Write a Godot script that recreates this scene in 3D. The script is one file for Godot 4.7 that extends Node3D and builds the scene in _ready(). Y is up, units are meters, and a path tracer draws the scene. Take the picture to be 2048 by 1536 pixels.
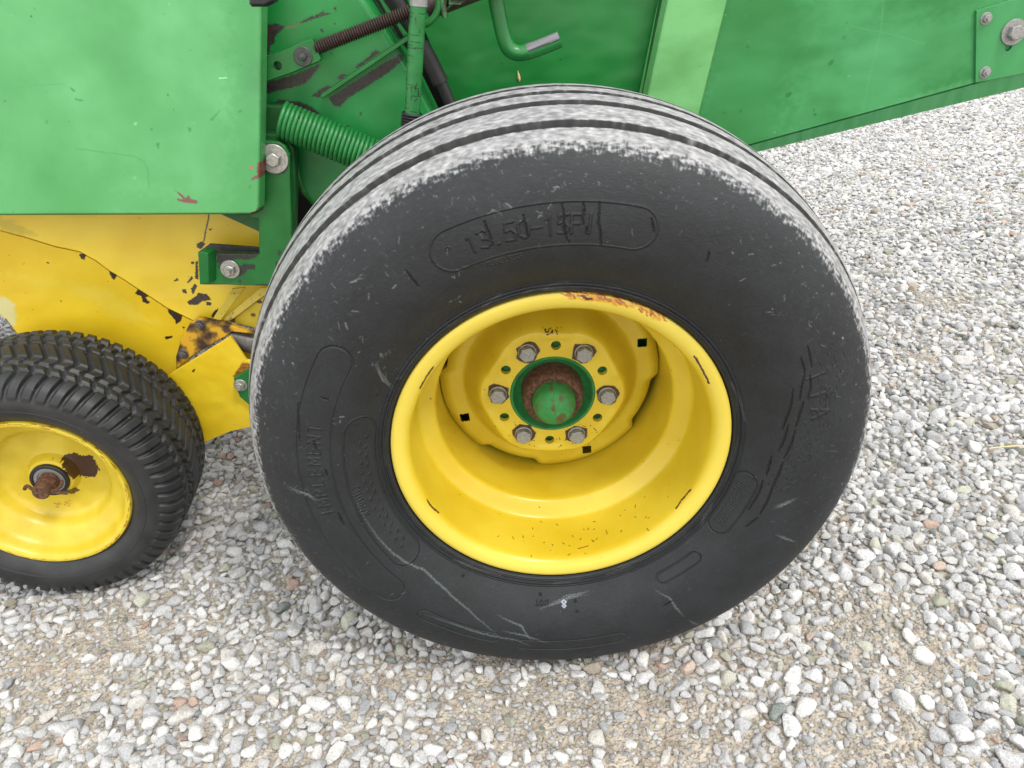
extends Node3D
# A farm baler's road wheel, gauge wheel and painted sheet metal on a gravel yard under an overcast sky.

const WHEEL_Y := 0.4025

# ------------------------------------------------------------------ mesh collector
class Geo:
	var v := PackedVector3Array()
	var n := PackedVector3Array()
	var t := PackedVector2Array()
	var ix := PackedInt32Array()
	func add(p: Vector3, nn: Vector3, uv := Vector2.ZERO) -> int:
		v.append(p); n.append(nn); t.append(uv)
		return v.size() - 1
	func tri(a: int, b: int, c: int) -> void:
		var f := (v[b] - v[a]).cross(v[c] - v[a])
		if f.dot(n[a] + n[b] + n[c]) > 0.0:
			ix.append(a); ix.append(c); ix.append(b)
		else:
			ix.append(a); ix.append(b); ix.append(c)
	func quad(a: int, b: int, c: int, d: int) -> void:
		tri(a, b, c); tri(a, c, d)
	func face(pts: Array, nn: Vector3) -> void:
		var k := []
		for p in pts:
			k.append(add(p, nn, Vector2(p.x, -p.y)))
		for i in range(1, pts.size() - 1):
			tri(k[0], k[i], k[i + 1])
	func mesh(m: Material = null) -> ArrayMesh:
		var a := []
		a.resize(Mesh.ARRAY_MAX)
		a[Mesh.ARRAY_VERTEX] = v
		a[Mesh.ARRAY_NORMAL] = n
		a[Mesh.ARRAY_TEX_UV] = t
		a[Mesh.ARRAY_INDEX] = ix
		var am := ArrayMesh.new()
		am.add_surface_from_arrays(Mesh.PRIMITIVE_TRIANGLES, a)
		if m:
			am.surface_set_material(0, m)
		return am

# a turned shape round the local z axis; points (radius, z) run from the outside in over the front; corners sharper than 35 degrees stay sharp
func lathe(g: Geo, prof: Array, seg: int, at := Transform3D.IDENTITY, uvs := Vector2(1, 1), sgn := 1.0) -> void:
	var rows := []
	var arc := 0.0
	var m := prof.size()
	for i in m:
		var p: Vector2 = prof[i]
		var d0: Vector2 = (p - prof[i - 1]).normalized() if i > 0 else (prof[1] - p).normalized()
		var d1: Vector2 = (prof[i + 1] - p).normalized() if i < m - 1 else d0
		if i > 0:
			arc += p.distance_to(prof[i - 1])
		if d0.dot(d1) > 0.82:
			var d := (d0 + d1).normalized()
			rows.append([p, d, arc])
		else:
			rows.append([p, d0, arc])
			rows.append([p, d1, -arc - 1.0])
	var base := []
	for r in rows:
		var b0 := g.v.size()
		base.append(b0)
		var p: Vector2 = r[0]
		var d: Vector2 = r[1]
		for s in seg + 1:
			var a := TAU * s / seg
			var nn := Vector3(d.y * sin(a), d.y * cos(a), -d.x) * sgn
			var w: float = r[2] if r[2] >= 0.0 else -r[2] - 1.0
			g.add(at * Vector3(p.x * sin(a), p.x * cos(a), p.y), at.basis * nn, Vector2(float(s) / seg * uvs.x, w * uvs.y))
	for i in rows.size() - 1:
		if rows[i + 1][2] < 0.0:
			continue
		for s in seg:
			var a: int = base[i] + s
			var b: int = base[i + 1] + s
			g.quad(a, a + 1, b + 1, b)

func lathe_mesh(prof: Array, seg: int, m: Material, at := Transform3D.IDENTITY, flip := false) -> ArrayMesh:
	var g := Geo.new()
	lathe(g, prof, seg, at, Vector2.ONE, -1.0 if flip else 1.0)
	return g.mesh(m)

func tube(g: Geo, path: Array, rad: float, seg := 12, caps := true, radii := []) -> void:
	var up := Vector3.FORWARD
	var d0: Vector3 = (path[1] - path[0]).normalized()
	var x := d0.cross(up).normalized()
	var rows := []
	var ln := 0.0
	for i in path.size():
		var d: Vector3
		if i == 0:
			d = d0
		elif i == path.size() - 1:
			d = (path[i] - path[i - 1]).normalized()
		else:
			d = (path[i + 1] - path[i - 1]).normalized()
		if i > 0:
			ln += path[i].distance_to(path[i - 1])
		x = (x - d * x.dot(d)).normalized()
		var y := d.cross(x)
		var r: float = radii[i] if radii.size() else rad
		rows.append(g.v.size())
		for s in seg + 1:
			var a := TAU * s / seg
			var nn := x * cos(a) + y * sin(a)
			g.add(path[i] + nn * r, nn, Vector2(float(s) / seg, ln))
		if caps and (i == 0 or i == path.size() - 1):
			var cn := -d if i == 0 else d
			var c := g.add(path[i], cn, Vector2(0.5, ln))
			var ring := []
			for s in seg:
				var a := TAU * s / seg
				ring.append(g.add(path[i] + (x * cos(a) + y * sin(a)) * r, cn, Vector2(0.5, ln)))
			for s in seg:
				g.tri(c, ring[s], ring[(s + 1) % seg])
	for i in path.size() - 1:
		for s in seg:
			g.quad(rows[i] + s, rows[i] + s + 1, rows[i + 1] + s + 1, rows[i + 1] + s)

func smooth_path(p: Array, per := 8) -> Array:
	var out := []
	for i in p.size() - 1:
		var a: Vector3 = p[maxi(i - 1, 0)]
		var b: Vector3 = p[i]
		var c: Vector3 = p[i + 1]
		var d: Vector3 = p[mini(i + 2, p.size() - 1)]
		for k in per:
			out.append(b.cubic_interpolate(c, a, d, float(k) / per))
	out.append(p[-1])
	return out

# a flat sheet: outline on its front face, thickness towards the back, chamfered front edge, optional holes
func plate(g: Geo, pts: Array, nn: Vector3, thick: float, bev := 0.0015, uv := Rect2(0, 1, 1, 1), holes := []) -> void:
	var ux := Vector3.UP.cross(nn).normalized()
	var uy := nn.cross(ux)
	var o: Vector3 = pts[0]
	var flat := PackedVector2Array()
	var dep := []
	for p in pts:
		flat.append(Vector2((p - o).dot(ux), (p - o).dot(uy)))
		dep.append((p - o).dot(nn))
	if not Geometry2D.is_polygon_clockwise(flat):
		pass
	else:
		flat.reverse()
		dep.reverse()
	var m := flat.size()
	var to3 := func(q: Vector2, h: float) -> Vector3: return o + ux * q.x + uy * q.y + nn * h
	var tuv := func(p: Vector3) -> Vector2: return Vector2((p.x - uv.position.x) / uv.size.x, (uv.position.y + uv.size.y - p.y) / uv.size.y)
	var inner := PackedVector2Array()
	var outn := []
	for i in m:
		var e0 := (flat[i] - flat[(i + m - 1) % m]).normalized()
		var e1 := (flat[(i + 1) % m] - flat[i]).normalized()
		var n0 := Vector2(e0.y, -e0.x)
		var n1 := Vector2(e1.y, -e1.x)
		var mid := (n0 + n1).normalized()
		var k := bev / maxf(0.4, mid.dot(n1))
		inner.append(flat[i] - mid * k)
		outn.append(n1)
	var loop := inner
	var hs := []
	for hole in holes:
		var h2 := PackedVector2Array()
		for p in hole:
			h2.append(Vector2((p - o).dot(ux), (p - o).dot(uy)))
		if not Geometry2D.is_polygon_clockwise(h2):
			h2.reverse()
		hs.append(h2)
		var best := [INF, 0, 0]
		for i in loop.size():
			for j in h2.size():
				var dd := loop[i].distance_squared_to(h2[j])
				if dd < best[0]:
					best = [dd, i, j]
		var nl := PackedVector2Array()
		for i in loop.size():
			nl.append(loop[i])
			if i == best[1]:
				for j in h2.size() + 1:
					nl.append(h2[(best[2] + j) % h2.size()])
				nl.append(loop[i] + Vector2(1e-6, 1e-6))
		loop = nl
	var tr := Geometry2D.triangulate_polygon(loop)
	var avg := 0.0
	var front := []
	for i in loop.size():
		var h: float = dep[i] if holes.is_empty() else 0.0
		var p: Vector3 = to3.call(loop[i], h)
		front.append(g.add(p, nn, tuv.call(p)))
	for i in range(0, tr.size(), 3):
		g.tri(front[tr[i]], front[tr[i + 1]], front[tr[i + 2]])
	var trb := Geometry2D.triangulate_polygon(flat)
	var back := []
	for i in m:
		var p: Vector3 = to3.call(flat[i], dep[i] - thick)
		back.append(g.add(p, -nn, tuv.call(p)))
	for i in range(0, trb.size(), 3):
		g.tri(back[trb[i]], back[trb[i + 1]], back[trb[i + 2]])
	for i in m:
		var j := (i + 1) % m
		var side: Vector3 = ux * outn[i].x + uy * outn[i].y
		var di: float = dep[i]
		var dj: float = dep[j]
		var fi: Vector3 = to3.call(inner[i], di if holes.is_empty() else 0.0)
		var fj: Vector3 = to3.call(inner[j], dj if holes.is_empty() else 0.0)
		var si: Vector3 = to3.call(flat[i], di - bev)
		var sj: Vector3 = to3.call(flat[j], dj - bev)
		var bi: Vector3 = to3.call(flat[i], di - thick)
		var bj: Vector3 = to3.call(flat[j], dj - thick)
		if bev > 0.0:
			var a0 := g.add(fi, nn, tuv.call(fi))
			var a1 := g.add(fj, nn, tuv.call(fj))
			var a2 := g.add(sj, side, tuv.call(sj))
			var a3 := g.add(si, side, tuv.call(si))
			g.quad(a0, a1, a2, a3)
		var b0 := g.add(si, side, tuv.call(si))
		var b1 := g.add(sj, side, tuv.call(sj))
		var b2 := g.add(bj, side, tuv.call(bj))
		var b3 := g.add(bi, side, tuv.call(bi))
		g.quad(b0, b1, b2, b3)
	for h2 in hs:
		for i in h2.size():
			var j: int = (i + 1) % h2.size()
			var e: Vector2 = (h2[j] - h2[i]).normalized()
			var q := Vector2(e.y, -e.x)
			var side: Vector3 = ux * q.x + uy * q.y
			var p0: Vector3 = to3.call(h2[i], 0.0)
			var p1: Vector3 = to3.call(h2[j], 0.0)
			var c0 := g.add(p0, side, tuv.call(p0))
			var c1 := g.add(p1, side, tuv.call(p1))
			var c2 := g.add(p1 - nn * thick, side, tuv.call(p1))
			var c3 := g.add(p0 - nn * thick, side, tuv.call(p0))
			g.quad(c0, c1, c2, c3)

func box(g: Geo, c: Vector3, s: Vector3, b := Basis.IDENTITY) -> void:
	var h := s * 0.5
	for ax in 3:
		for sg in [-1.0, 1.0]:
			var nn := Vector3.ZERO
			nn[ax] = sg
			var u := (ax + 1) % 3
			var w := (ax + 2) % 3
			var ps := []
			for k in [[-1, -1], [1, -1], [1, 1], [-1, 1]]:
				var p := Vector3.ZERO
				p[ax] = sg * h[ax]
				p[u] = k[0] * h[u]
				p[w] = k[1] * h[w]
				ps.append(c + b * p)
			g.face(ps, b * nn)

func ngon(c: Vector3, nn: Vector3, r: float, k: int, turn := 0.0) -> Array:
	var ux := Vector3.UP.cross(nn).normalized()
	var uy := nn.cross(ux)
	var out := []
	for i in k:
		var a := TAU * i / k + turn
		out.append(c + ux * cos(a) * r + uy * sin(a) * r)
	return out

# ------------------------------------------------------------------ nodes
var used := {}
func put(called: String, mesh: Mesh, parent: Node, m: Material = null) -> MeshInstance3D:
	var o := MeshInstance3D.new()
	o.name = called
	o.mesh = mesh
	if m:
		o.material_override = m
	o.cast_shadow = GeometryInstance3D.SHADOW_CASTING_SETTING_ON
	# repeats take three-digit numbers
	var key := str(parent.get_instance_id()) + called
	var k: int = used.get(key, 0)
	used[key] = k + 1
	if k:
		o.name = "%s_%03d" % [called, k]
	parent.add_child(o, true)
	return o

func sheet(called: String, pts: Array, nn: Vector3, thick: float, m: Material, parent: Node, bev := 0.0015, uv := Rect2(0, 0, 1, 1), holes := []) -> MeshInstance3D:
	var g := Geo.new()
	plate(g, pts, nn, thick, bev, uv, holes)
	return put(called, g.mesh(m), parent)

func pipe(called: String, path: Array, r: float, m: Material, parent: Node, seg := 14) -> MeshInstance3D:
	var g := Geo.new()
	tube(g, path, r, seg)
	return put(called, g.mesh(m), parent)

# washer, hexagon head and (for nuts) the stud end, each its own part
func bolt(parent: Node, c: Vector3, nn: Vector3, head: float, washer: float, m: Material, stud := 0.0, turn := 0.2, mw: Material = null) -> void:
	var up := nn
	var at := Transform3D(basis_for(up), c)
	var h := 0.0
	if washer > 0.0:
		h = washer * 0.16
		put("washer", lathe_mesh([Vector2(washer, -0.001), Vector2(washer, h - 0.0006), Vector2(washer - 0.0006, h), Vector2(head * 0.5, h), Vector2(0.0005, h)], 40, mw if mw else m, at), parent)
	var g := Geo.new()
	var hh := head * 0.72
	plate(g, ngon(c + nn * (h + hh), nn, head, 6, turn), nn, hh, head * 0.1)
	lathe(g, [Vector2(head * 0.84, h + hh - 0.0002), Vector2(head * 0.76, h + hh + head * 0.06), Vector2(0.0004, h + hh + head * 0.07)], 24, at)
	if stud > 0.0:
		lathe(g, [Vector2(head * 0.5, h + hh), Vector2(head * 0.5, h + hh + stud - 0.0015), Vector2(head * 0.42, h + hh + stud), Vector2(0.0003, h + hh + stud)], 18, at)
	put("bolt", g.mesh(m), parent)

func basis_for(nn: Vector3) -> Basis:
	var x := Vector3.UP.cross(nn).normalized()
	return Basis(x, nn.cross(x), nn)

# ------------------------------------------------------------------ materials and pictures of surfaces
func lin(r: float, g: float, b: float) -> Color:
	return Color(r, g, b).linear_to_srgb()

func mat(c: Color, rough := 0.5, metal := 0.0, spec := 0.5) -> StandardMaterial3D:
	var m := StandardMaterial3D.new()
	m.albedo_color = c
	m.roughness = rough
	m.metallic = metal
	m.metallic_specular = spec
	return m

func noise(seed_: int, freq: float, oct := 4, type := FastNoiseLite.TYPE_SIMPLEX_SMOOTH) -> FastNoiseLite:
	var f := FastNoiseLite.new()
	f.seed = seed_
	f.noise_type = type
	f.frequency = freq
	f.fractal_octaves = oct
	f.fractal_type = FastNoiseLite.FRACTAL_FBM if oct > 1 else FastNoiseLite.FRACTAL_NONE
	return f

# an image whose colour runs from a to b with a noise
func mottled(w: int, h: int, a: Color, b: Color, freq: float, seed_: int, oct := 5, sharp := 1.0) -> Image:
	var src := noise(seed_, freq, oct).get_image(w, h)
	src.convert(Image.FORMAT_L8)
	var d := src.get_data()
	var lr := PackedByteArray(); var lg := PackedByteArray(); var lb := PackedByteArray()
	for i in 256:
		var k := clampf((i / 255.0 - 0.5) * sharp + 0.5, 0.0, 1.0)
		var c := a.lerp(b, k)
		lr.append(c.r8); lg.append(c.g8); lb.append(c.b8)
	var o := PackedByteArray()
	o.resize(w * h * 3)
	var j := 0
	for i in w * h:
		var q := d[i]
		o[j] = lr[q]; o[j + 1] = lg[q]; o[j + 2] = lb[q]
		j += 3
	return Image.create_from_data(w, h, false, Image.FORMAT_RGB8, o)

func mix_px(im: Image, x: int, y: int, c: Color, a: float) -> void:
	if x < 0 or y < 0 or x >= im.get_width() or y >= im.get_height():
		return
	im.set_pixel(x, y, im.get_pixel(x, y).lerp(c, a))

var jag: FastNoiseLite
# a patch with a ragged edge; points in 0..1 of the picture
func patch(im: Image, pts: Array, c: Color, amp := 3.0, a := 1.0, c2 := Color(0, 0, 0, 0)) -> void:
	var w := im.get_width()
	var h := im.get_height()
	var q := PackedVector2Array()
	var lo := Vector2(INF, INF)
	var hi := -lo
	for p in pts:
		var s := Vector2(p.x * w, p.y * h)
		q.append(s)
		lo = lo.min(s)
		hi = hi.max(s)
	var fr := 3.0 if amp < 6.0 else 0.8
	for y in range(maxi(0, int(lo.y - amp - 2)), mini(h, int(hi.y + amp + 3))):
		for x in range(maxi(0, int(lo.x - amp - 2)), mini(w, int(hi.x + amp + 3))):
			var jx := jag.get_noise_2d(x * fr, y * fr) * amp
			var jy := jag.get_noise_2d(x * fr + 500.0, y * fr) * amp
			if Geometry2D.is_point_in_polygon(Vector2(x + jx, y + jy), q):
				var cc := c
				if c2.a > 0.0:
					cc = c.lerp(c2, clampf(jag.get_noise_2d(x * 1.3 + 90.0, y * 1.3) * 1.2 + 0.5, 0, 1))
				mix_px(im, x, y, cc, a)

# a soft-edged wash of colour over an area
func wash(im: Image, pts: Array, c: Color, a: float, soft: float) -> void:
	var w := im.get_width()
	var h := im.get_height()
	var q := PackedVector2Array()
	var lo := Vector2(INF, INF)
	var hi := -lo
	for p in pts:
		var s := Vector2(p.x * w, p.y * h)
		q.append(s)
		lo = lo.min(s)
		hi = hi.max(s)
	for y in range(maxi(0, int(lo.y - soft)), mini(h, int(hi.y + soft))):
		for x in range(maxi(0, int(lo.x - soft)), mini(w, int(hi.x + soft))):
			var pt := Vector2(x, y)
			var dd := INF
			for i in q.size():
				dd = minf(dd, pt.distance_to(Geometry2D.get_closest_point_to_segment(pt, q[i], q[(i + 1) % q.size()])))
			if not Geometry2D.is_point_in_polygon(pt, q):
				dd = -dd
			dd += jag.get_noise_2d(x * 0.7, y * 0.7) * soft
			var k := smoothstep(-soft, soft, dd)
			if k > 0.0:
				mix_px(im, x, y, c, a * k)

func scratch(im: Image, pts: Array, c: Color, wd := 1.0, a := 0.8) -> void:
	var w := im.get_width()
	var h := im.get_height()
	for i in pts.size() - 1:
		var p := Vector2(pts[i].x * w, pts[i].y * h)
		var q := Vector2(pts[i + 1].x * w, pts[i + 1].y * h)
		var nst := int(p.distance_to(q) * 1.5) + 1
		for s in nst + 1:
			var m := p.lerp(q, float(s) / nst)
			m += Vector2(jag.get_noise_2d(m.x * 2.0, m.y * 2.0), jag.get_noise_2d(m.x * 2.0 + 200.0, m.y * 2.0)) * wd
			var r := wd * (0.7 + 0.6 * jag.get_noise_2d(m.x * 4.0, m.y * 4.0 + 77.0))
			for y in range(int(m.y - r), int(m.y + r) + 1):
				for x in range(int(m.x - r), int(m.x + r) + 1):
					mix_px(im, x, y, c, a)

func specks(im: Image, count: int, rg: RandomNumberGenerator, c: Color, lo: float, hi: float, a := 0.9) -> void:
	var w := im.get_width()
	var h := im.get_height()
	for i in count:
		var p := Vector2(rg.randf() * w, rg.randf() * h)
		var r := lerpf(lo, hi, pow(rg.randf(), 3.0))
		var el := rg.randf_range(0.35, 1.0)
		var an := rg.randf() * TAU
		var al := a * rg.randf_range(0.4, 1.0)
		for y in range(int(p.y - r - 1), int(p.y + r + 2)):
			for x in range(int(p.x - r - 1), int(p.x + r + 2)):
				var d := (Vector2(x + 0.5, y + 0.5) - p).rotated(an)
				d.y /= el
				var k := clampf(r + 0.5 - d.length(), 0.0, 1.0)
				if k > 0.0:
					mix_px(im, x, y, c, k * al)

func tex(im: Image) -> ImageTexture:
	return ImageTexture.create_from_image(im)

func skin(im: Image, rough := 0.42, spec := 0.5) -> StandardMaterial3D:
	var m := mat(Color.WHITE, rough, 0.0, spec)
	m.albedo_texture = tex(im)
	m.texture_repeat = true
	return m

var dents: ImageTexture
# sheet metal is never quite flat
func sheet_skin(im: Image, rough := 0.38, depth := 0.22) -> StandardMaterial3D:
	var m := skin(im, rough)
	if dents == null:
		dents = tex(noise(66, 0.007, 3).get_seamless_image(512, 512))
	m.heightmap_enabled = true
	m.heightmap_texture = dents
	m.heightmap_scale = depth
	return m

func tri_skin(im: Image, scale: float, rough := 0.45) -> StandardMaterial3D:
	var m := skin(im, rough)
	m.uv1_triplanar = true
	m.uv1_scale = Vector3.ONE * scale
	return m

var M := {}
var rng := RandomNumberGenerator.new()

const GREEN_A := Color(0.05, 0.36, 0.13)
const GREEN_B := Color(0.09, 0.43, 0.18)
const YEL_A := Color(0.76, 0.655, 0.13)
const YEL_B := Color(0.80, 0.71, 0.20)
const CHIP := Color(0.15, 0.115, 0.10)
const CHIP2 := Color(0.19, 0.19, 0.185)
const RUST := Color(0.30, 0.15, 0.075)

func make_materials() -> void:
	jag = noise(5, 0.08, 3)
	var g0 := mottled(512, 512, GREEN_A, GREEN_B, 0.012, 3)
	specks(g0, 160, rng, CHIP2, 0.8, 4.0)
	M.green = tri_skin(g0, 3.0, 0.4)
	M.green_dark = tri_skin(mottled(256, 256, GREEN_A.darkened(0.25), GREEN_A, 0.02, 31), 3.0, 0.5)
	var y0 := mottled(512, 512, YEL_A, YEL_B, 0.012, 4)
	specks(y0, 150, rng, CHIP, 0.7, 3.0)
	M.yellow = tri_skin(y0, 3.0, 0.4)
	M.steel = tri_skin(mottled(256, 256, Color(0.56, 0.56, 0.55), Color(0.74, 0.73, 0.70), 0.05, 9), 12.0, 0.42)
	M.steel.metallic = 0.75
	M.zinc = tri_skin(mottled(256, 256, Color(0.48, 0.48, 0.47), Color(0.62, 0.62, 0.61), 0.06, 10), 12.0, 0.5)
	M.zinc.metallic = 0.35
	M.rust = tri_skin(mottled(256, 256, Color(0.22, 0.13, 0.085), Color(0.42, 0.29, 0.20), 0.05, 11, 5, 1.6), 10.0, 0.85)
	M.rust_dark = tri_skin(mottled(256, 256, Color(0.12, 0.085, 0.075), Color(0.27, 0.19, 0.155), 0.05, 12), 10.0, 0.6)
	M.rubber = tri_skin(mottled(256, 256, Color(0.07, 0.07, 0.075), Color(0.12, 0.12, 0.125), 0.03, 13), 6.0, 0.55)
	M.panel_green = tri_skin(mottled(512, 256, Color(0.18, 0.49, 0.27), Color(0.23, 0.55, 0.32), 0.012, 14), 3.0, 0.4)
	var gs := mottled(256, 256, GREEN_A.lightened(0.03), GREEN_B.lightened(0.06), 0.02, 15)
	specks(gs, 70, rng, CHIP, 1.0, 5.0)
	M.green_spring = tri_skin(gs, 9.0, 0.35)
	var cg := mottled(256, 256, Color(0.18, 0.19, 0.18), Color(0.27, 0.28, 0.27), 0.03, 16)
	specks(cg, 18, rng, GREEN_B, 4.0, 20.0, 0.9)
	M.chipped = tri_skin(cg, 8.0, 0.5)
	var rg2 := mottled(256, 256, Color(0.20, 0.14, 0.11), Color(0.12, 0.42, 0.18), 0.03, 17, 5, 3.0)
	M.rust_green = tri_skin(rg2, 12.0, 0.5)
	var yw := mottled(256, 256, YEL_A, YEL_B, 0.02, 18)
	specks(yw, 90, rng, Color(0.22, 0.17, 0.10), 1.5, 12.0)
	M.yellow_worn = tri_skin(yw, 5.0, 0.45)
	M.steel_dull = tri_skin(mottled(256, 256, Color(0.28, 0.27, 0.26), Color(0.46, 0.44, 0.43), 0.04, 19), 8.0, 0.5)
	M.steel_dull.metallic = 0.4
	var hg := mottled(256, 256, Color(0.10, 0.40, 0.18), Color(0.17, 0.50, 0.26), 0.03, 20)
	specks(hg, 60, rng, Color(0.30, 0.18, 0.12), 2.0, 14.0, 0.85)
	M.hub_green = tri_skin(hg, 8.0, 0.66)
	var cgp := mottled(256, 256, Color(0.12, 0.42, 0.18), Color(0.18, 0.52, 0.26), 0.03, 25)
	specks(cgp, 60, rng, Color(0.36, 0.20, 0.13), 3.0, 22.0, 0.9)
	M.cap_green = tri_skin(cgp, 10.0, 0.68)
	M.gap_dark = mat(Color(0.13, 0.115, 0.10), 0.9)  # dark tone of the plate added behind the disc gaps
	M.black = mat(Color(0.03, 0.03, 0.03), 0.7)

# ------------------------------------------------------------------ scene
func _ready() -> void:
	rng.seed = 11
	var cam := Camera3D.new()
	cam.name = "camera"
	cam.transform = Transform3D(Basis(Vector3(0.99521, -0.09027, 0.03757), Vector3(0.09689, 0.85887, -0.50294), Vector3(0.01313, 0.50417, 0.86351)), Vector3(-0.0435, 0.976, 0.8019))
	cam.fov = rad_to_deg(2.0 * atan(768.0 / 1500.0))
	cam.near = 0.02
	cam.far = 400.0
	add_child(cam)
	cam.current = true
	var we := WorldEnvironment.new()
	we.name = "world_environment"
	var env := Environment.new()
	env.background_mode = Environment.BG_SKY
	var ps := ProceduralSkyMaterial.new()
	ps.sky_top_color = Color(0.905, 0.91, 0.915)
	ps.sky_horizon_color = Color(0.925, 0.925, 0.92)
	ps.sky_curve = 0.2
	ps.ground_horizon_color = Color(0.80, 0.80, 0.79)
	ps.ground_bottom_color = Color(0.66, 0.65, 0.63)
	ps.sky_energy_multiplier = 1.0
	var sky := Sky.new()
	sky.sky_material = ps
	env.sky = sky
	env.tonemap_mode = Environment.TONE_MAPPER_LINEAR
	env.tonemap_exposure = 2.65
	env.sdfgi_enabled = true
	env.ssao_enabled = true
	env.ssil_enabled = true
	we.environment = env
	add_child(we)
	var sun := DirectionalLight3D.new()
	sun.name = "sun"
	sun.light_energy = 0.27
	sun.light_color = Color(1.0, 0.975, 0.945)
	sun.light_angular_distance = 14.0
	sun.shadow_enabled = true
	add_child(sun)
	sun.look_at_from_position(Vector3(0.75, 1.5, 0.75), Vector3.ZERO)
	make_materials()
	build_ground()
	build_baler()
	build_gravel()
	build_bits()

# ------------------------------------------------------------------ ground
var relief: FastNoiseLite
var cover: FastNoiseLite
const BARE := [[-0.92, -0.02, 0.13], [-0.72, -0.12, 0.16], [-0.12, 0.06, 0.10], [-0.30, 0.02, 0.10], [0.10, 0.14, 0.12], [0.48, -0.05, 0.10], [0.50, 0.05, 0.07], [-0.50, -0.25, 0.09], [0.36, 0.20, 0.08], [0.95, -0.80, 0.12], [1.2, -1.15, 0.14], [-0.45, 0.14, 0.08], [0.75, 0.05, 0.09]]

func ground_y(x: float, z: float) -> float:
	var k := clampf((Vector2(x, z + 0.12).length() - 0.2) / 0.4, 0.15, 1.0)
	return (relief.get_noise_2d(x, z) * 0.014 - 0.004) * k - 0.004

func density(x: float, z: float) -> float:
	var d := 0.86 + cover.get_noise_2d(x, z) * 0.75
	for b in BARE:
		var q: float = Vector2(x - b[0], z - b[1]).length() / b[2]
		d -= 0.85 * exp(-q * q)
	if z < -1.2:
		d += 0.25
	return clampf(d, 0.06, 1.0)

var ground: Node3D
func build_ground() -> void:
	relief = noise(21, 1.6, 4)
	cover = noise(22, 1.7, 3)
	var xs := []
	var zs := []
	for x in [-220.0, -60.0, -18.0, -7.0, -4.0]:
		xs.append(x)
	for i in 231:
		xs.append(-2.6 + i * 0.026)
	for x in [4.2, 6.0, 12.0, 40.0, 220.0]:
		xs.append(x)
	for z in [-220.0, -60.0, -18.0, -9.0, -6.0]:
		zs.append(z)
	for i in 221:
		zs.append(-4.6 + i * 0.026)
	for z in [1.6, 3.0, 8.0, 40.0, 220.0]:
		zs.append(z)
	var g := Geo.new()
	for z in zs:
		for x in xs:
			var e := 0.02
			var nn := Vector3(ground_y(x - e, z) - ground_y(x + e, z), 2.0 * e, ground_y(x, z - e) - ground_y(x, z + e)).normalized()
			g.add(Vector3(x, ground_y(x, z), z), nn, Vector2(x, z))
	var w := xs.size()
	for j in zs.size() - 1:
		for i in w - 1:
			g.quad(j * w + i, j * w + i + 1, (j + 1) * w + i + 1, (j + 1) * w + i)
	var im := mottled(1024, 1024, Color(0.60, 0.56, 0.505), Color(0.745, 0.71, 0.655), 0.012, 23, 6, 1.5)
	specks(im, 2600, rng, Color(0.85, 0.83, 0.80), 0.8, 4.0, 0.8)
	specks(im, 1500, rng, Color(0.46, 0.42, 0.37), 0.8, 3.0, 0.7)
	var m := skin(im, 0.95, 0.25)
	m.uv1_scale = Vector3(1.7, 1.7, 1)
	var hm := noise(24, 0.05, 6).get_seamless_image(1024, 1024)
	m.heightmap_enabled = true
	m.heightmap_texture = tex(hm)
	m.heightmap_scale = 0.7
	ground = put("ground", g.mesh(m), self)
	ground.set_meta("kind", "structure")
	ground.set_meta("label", "pale sandy ground of the gravel yard under the machine")

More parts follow.
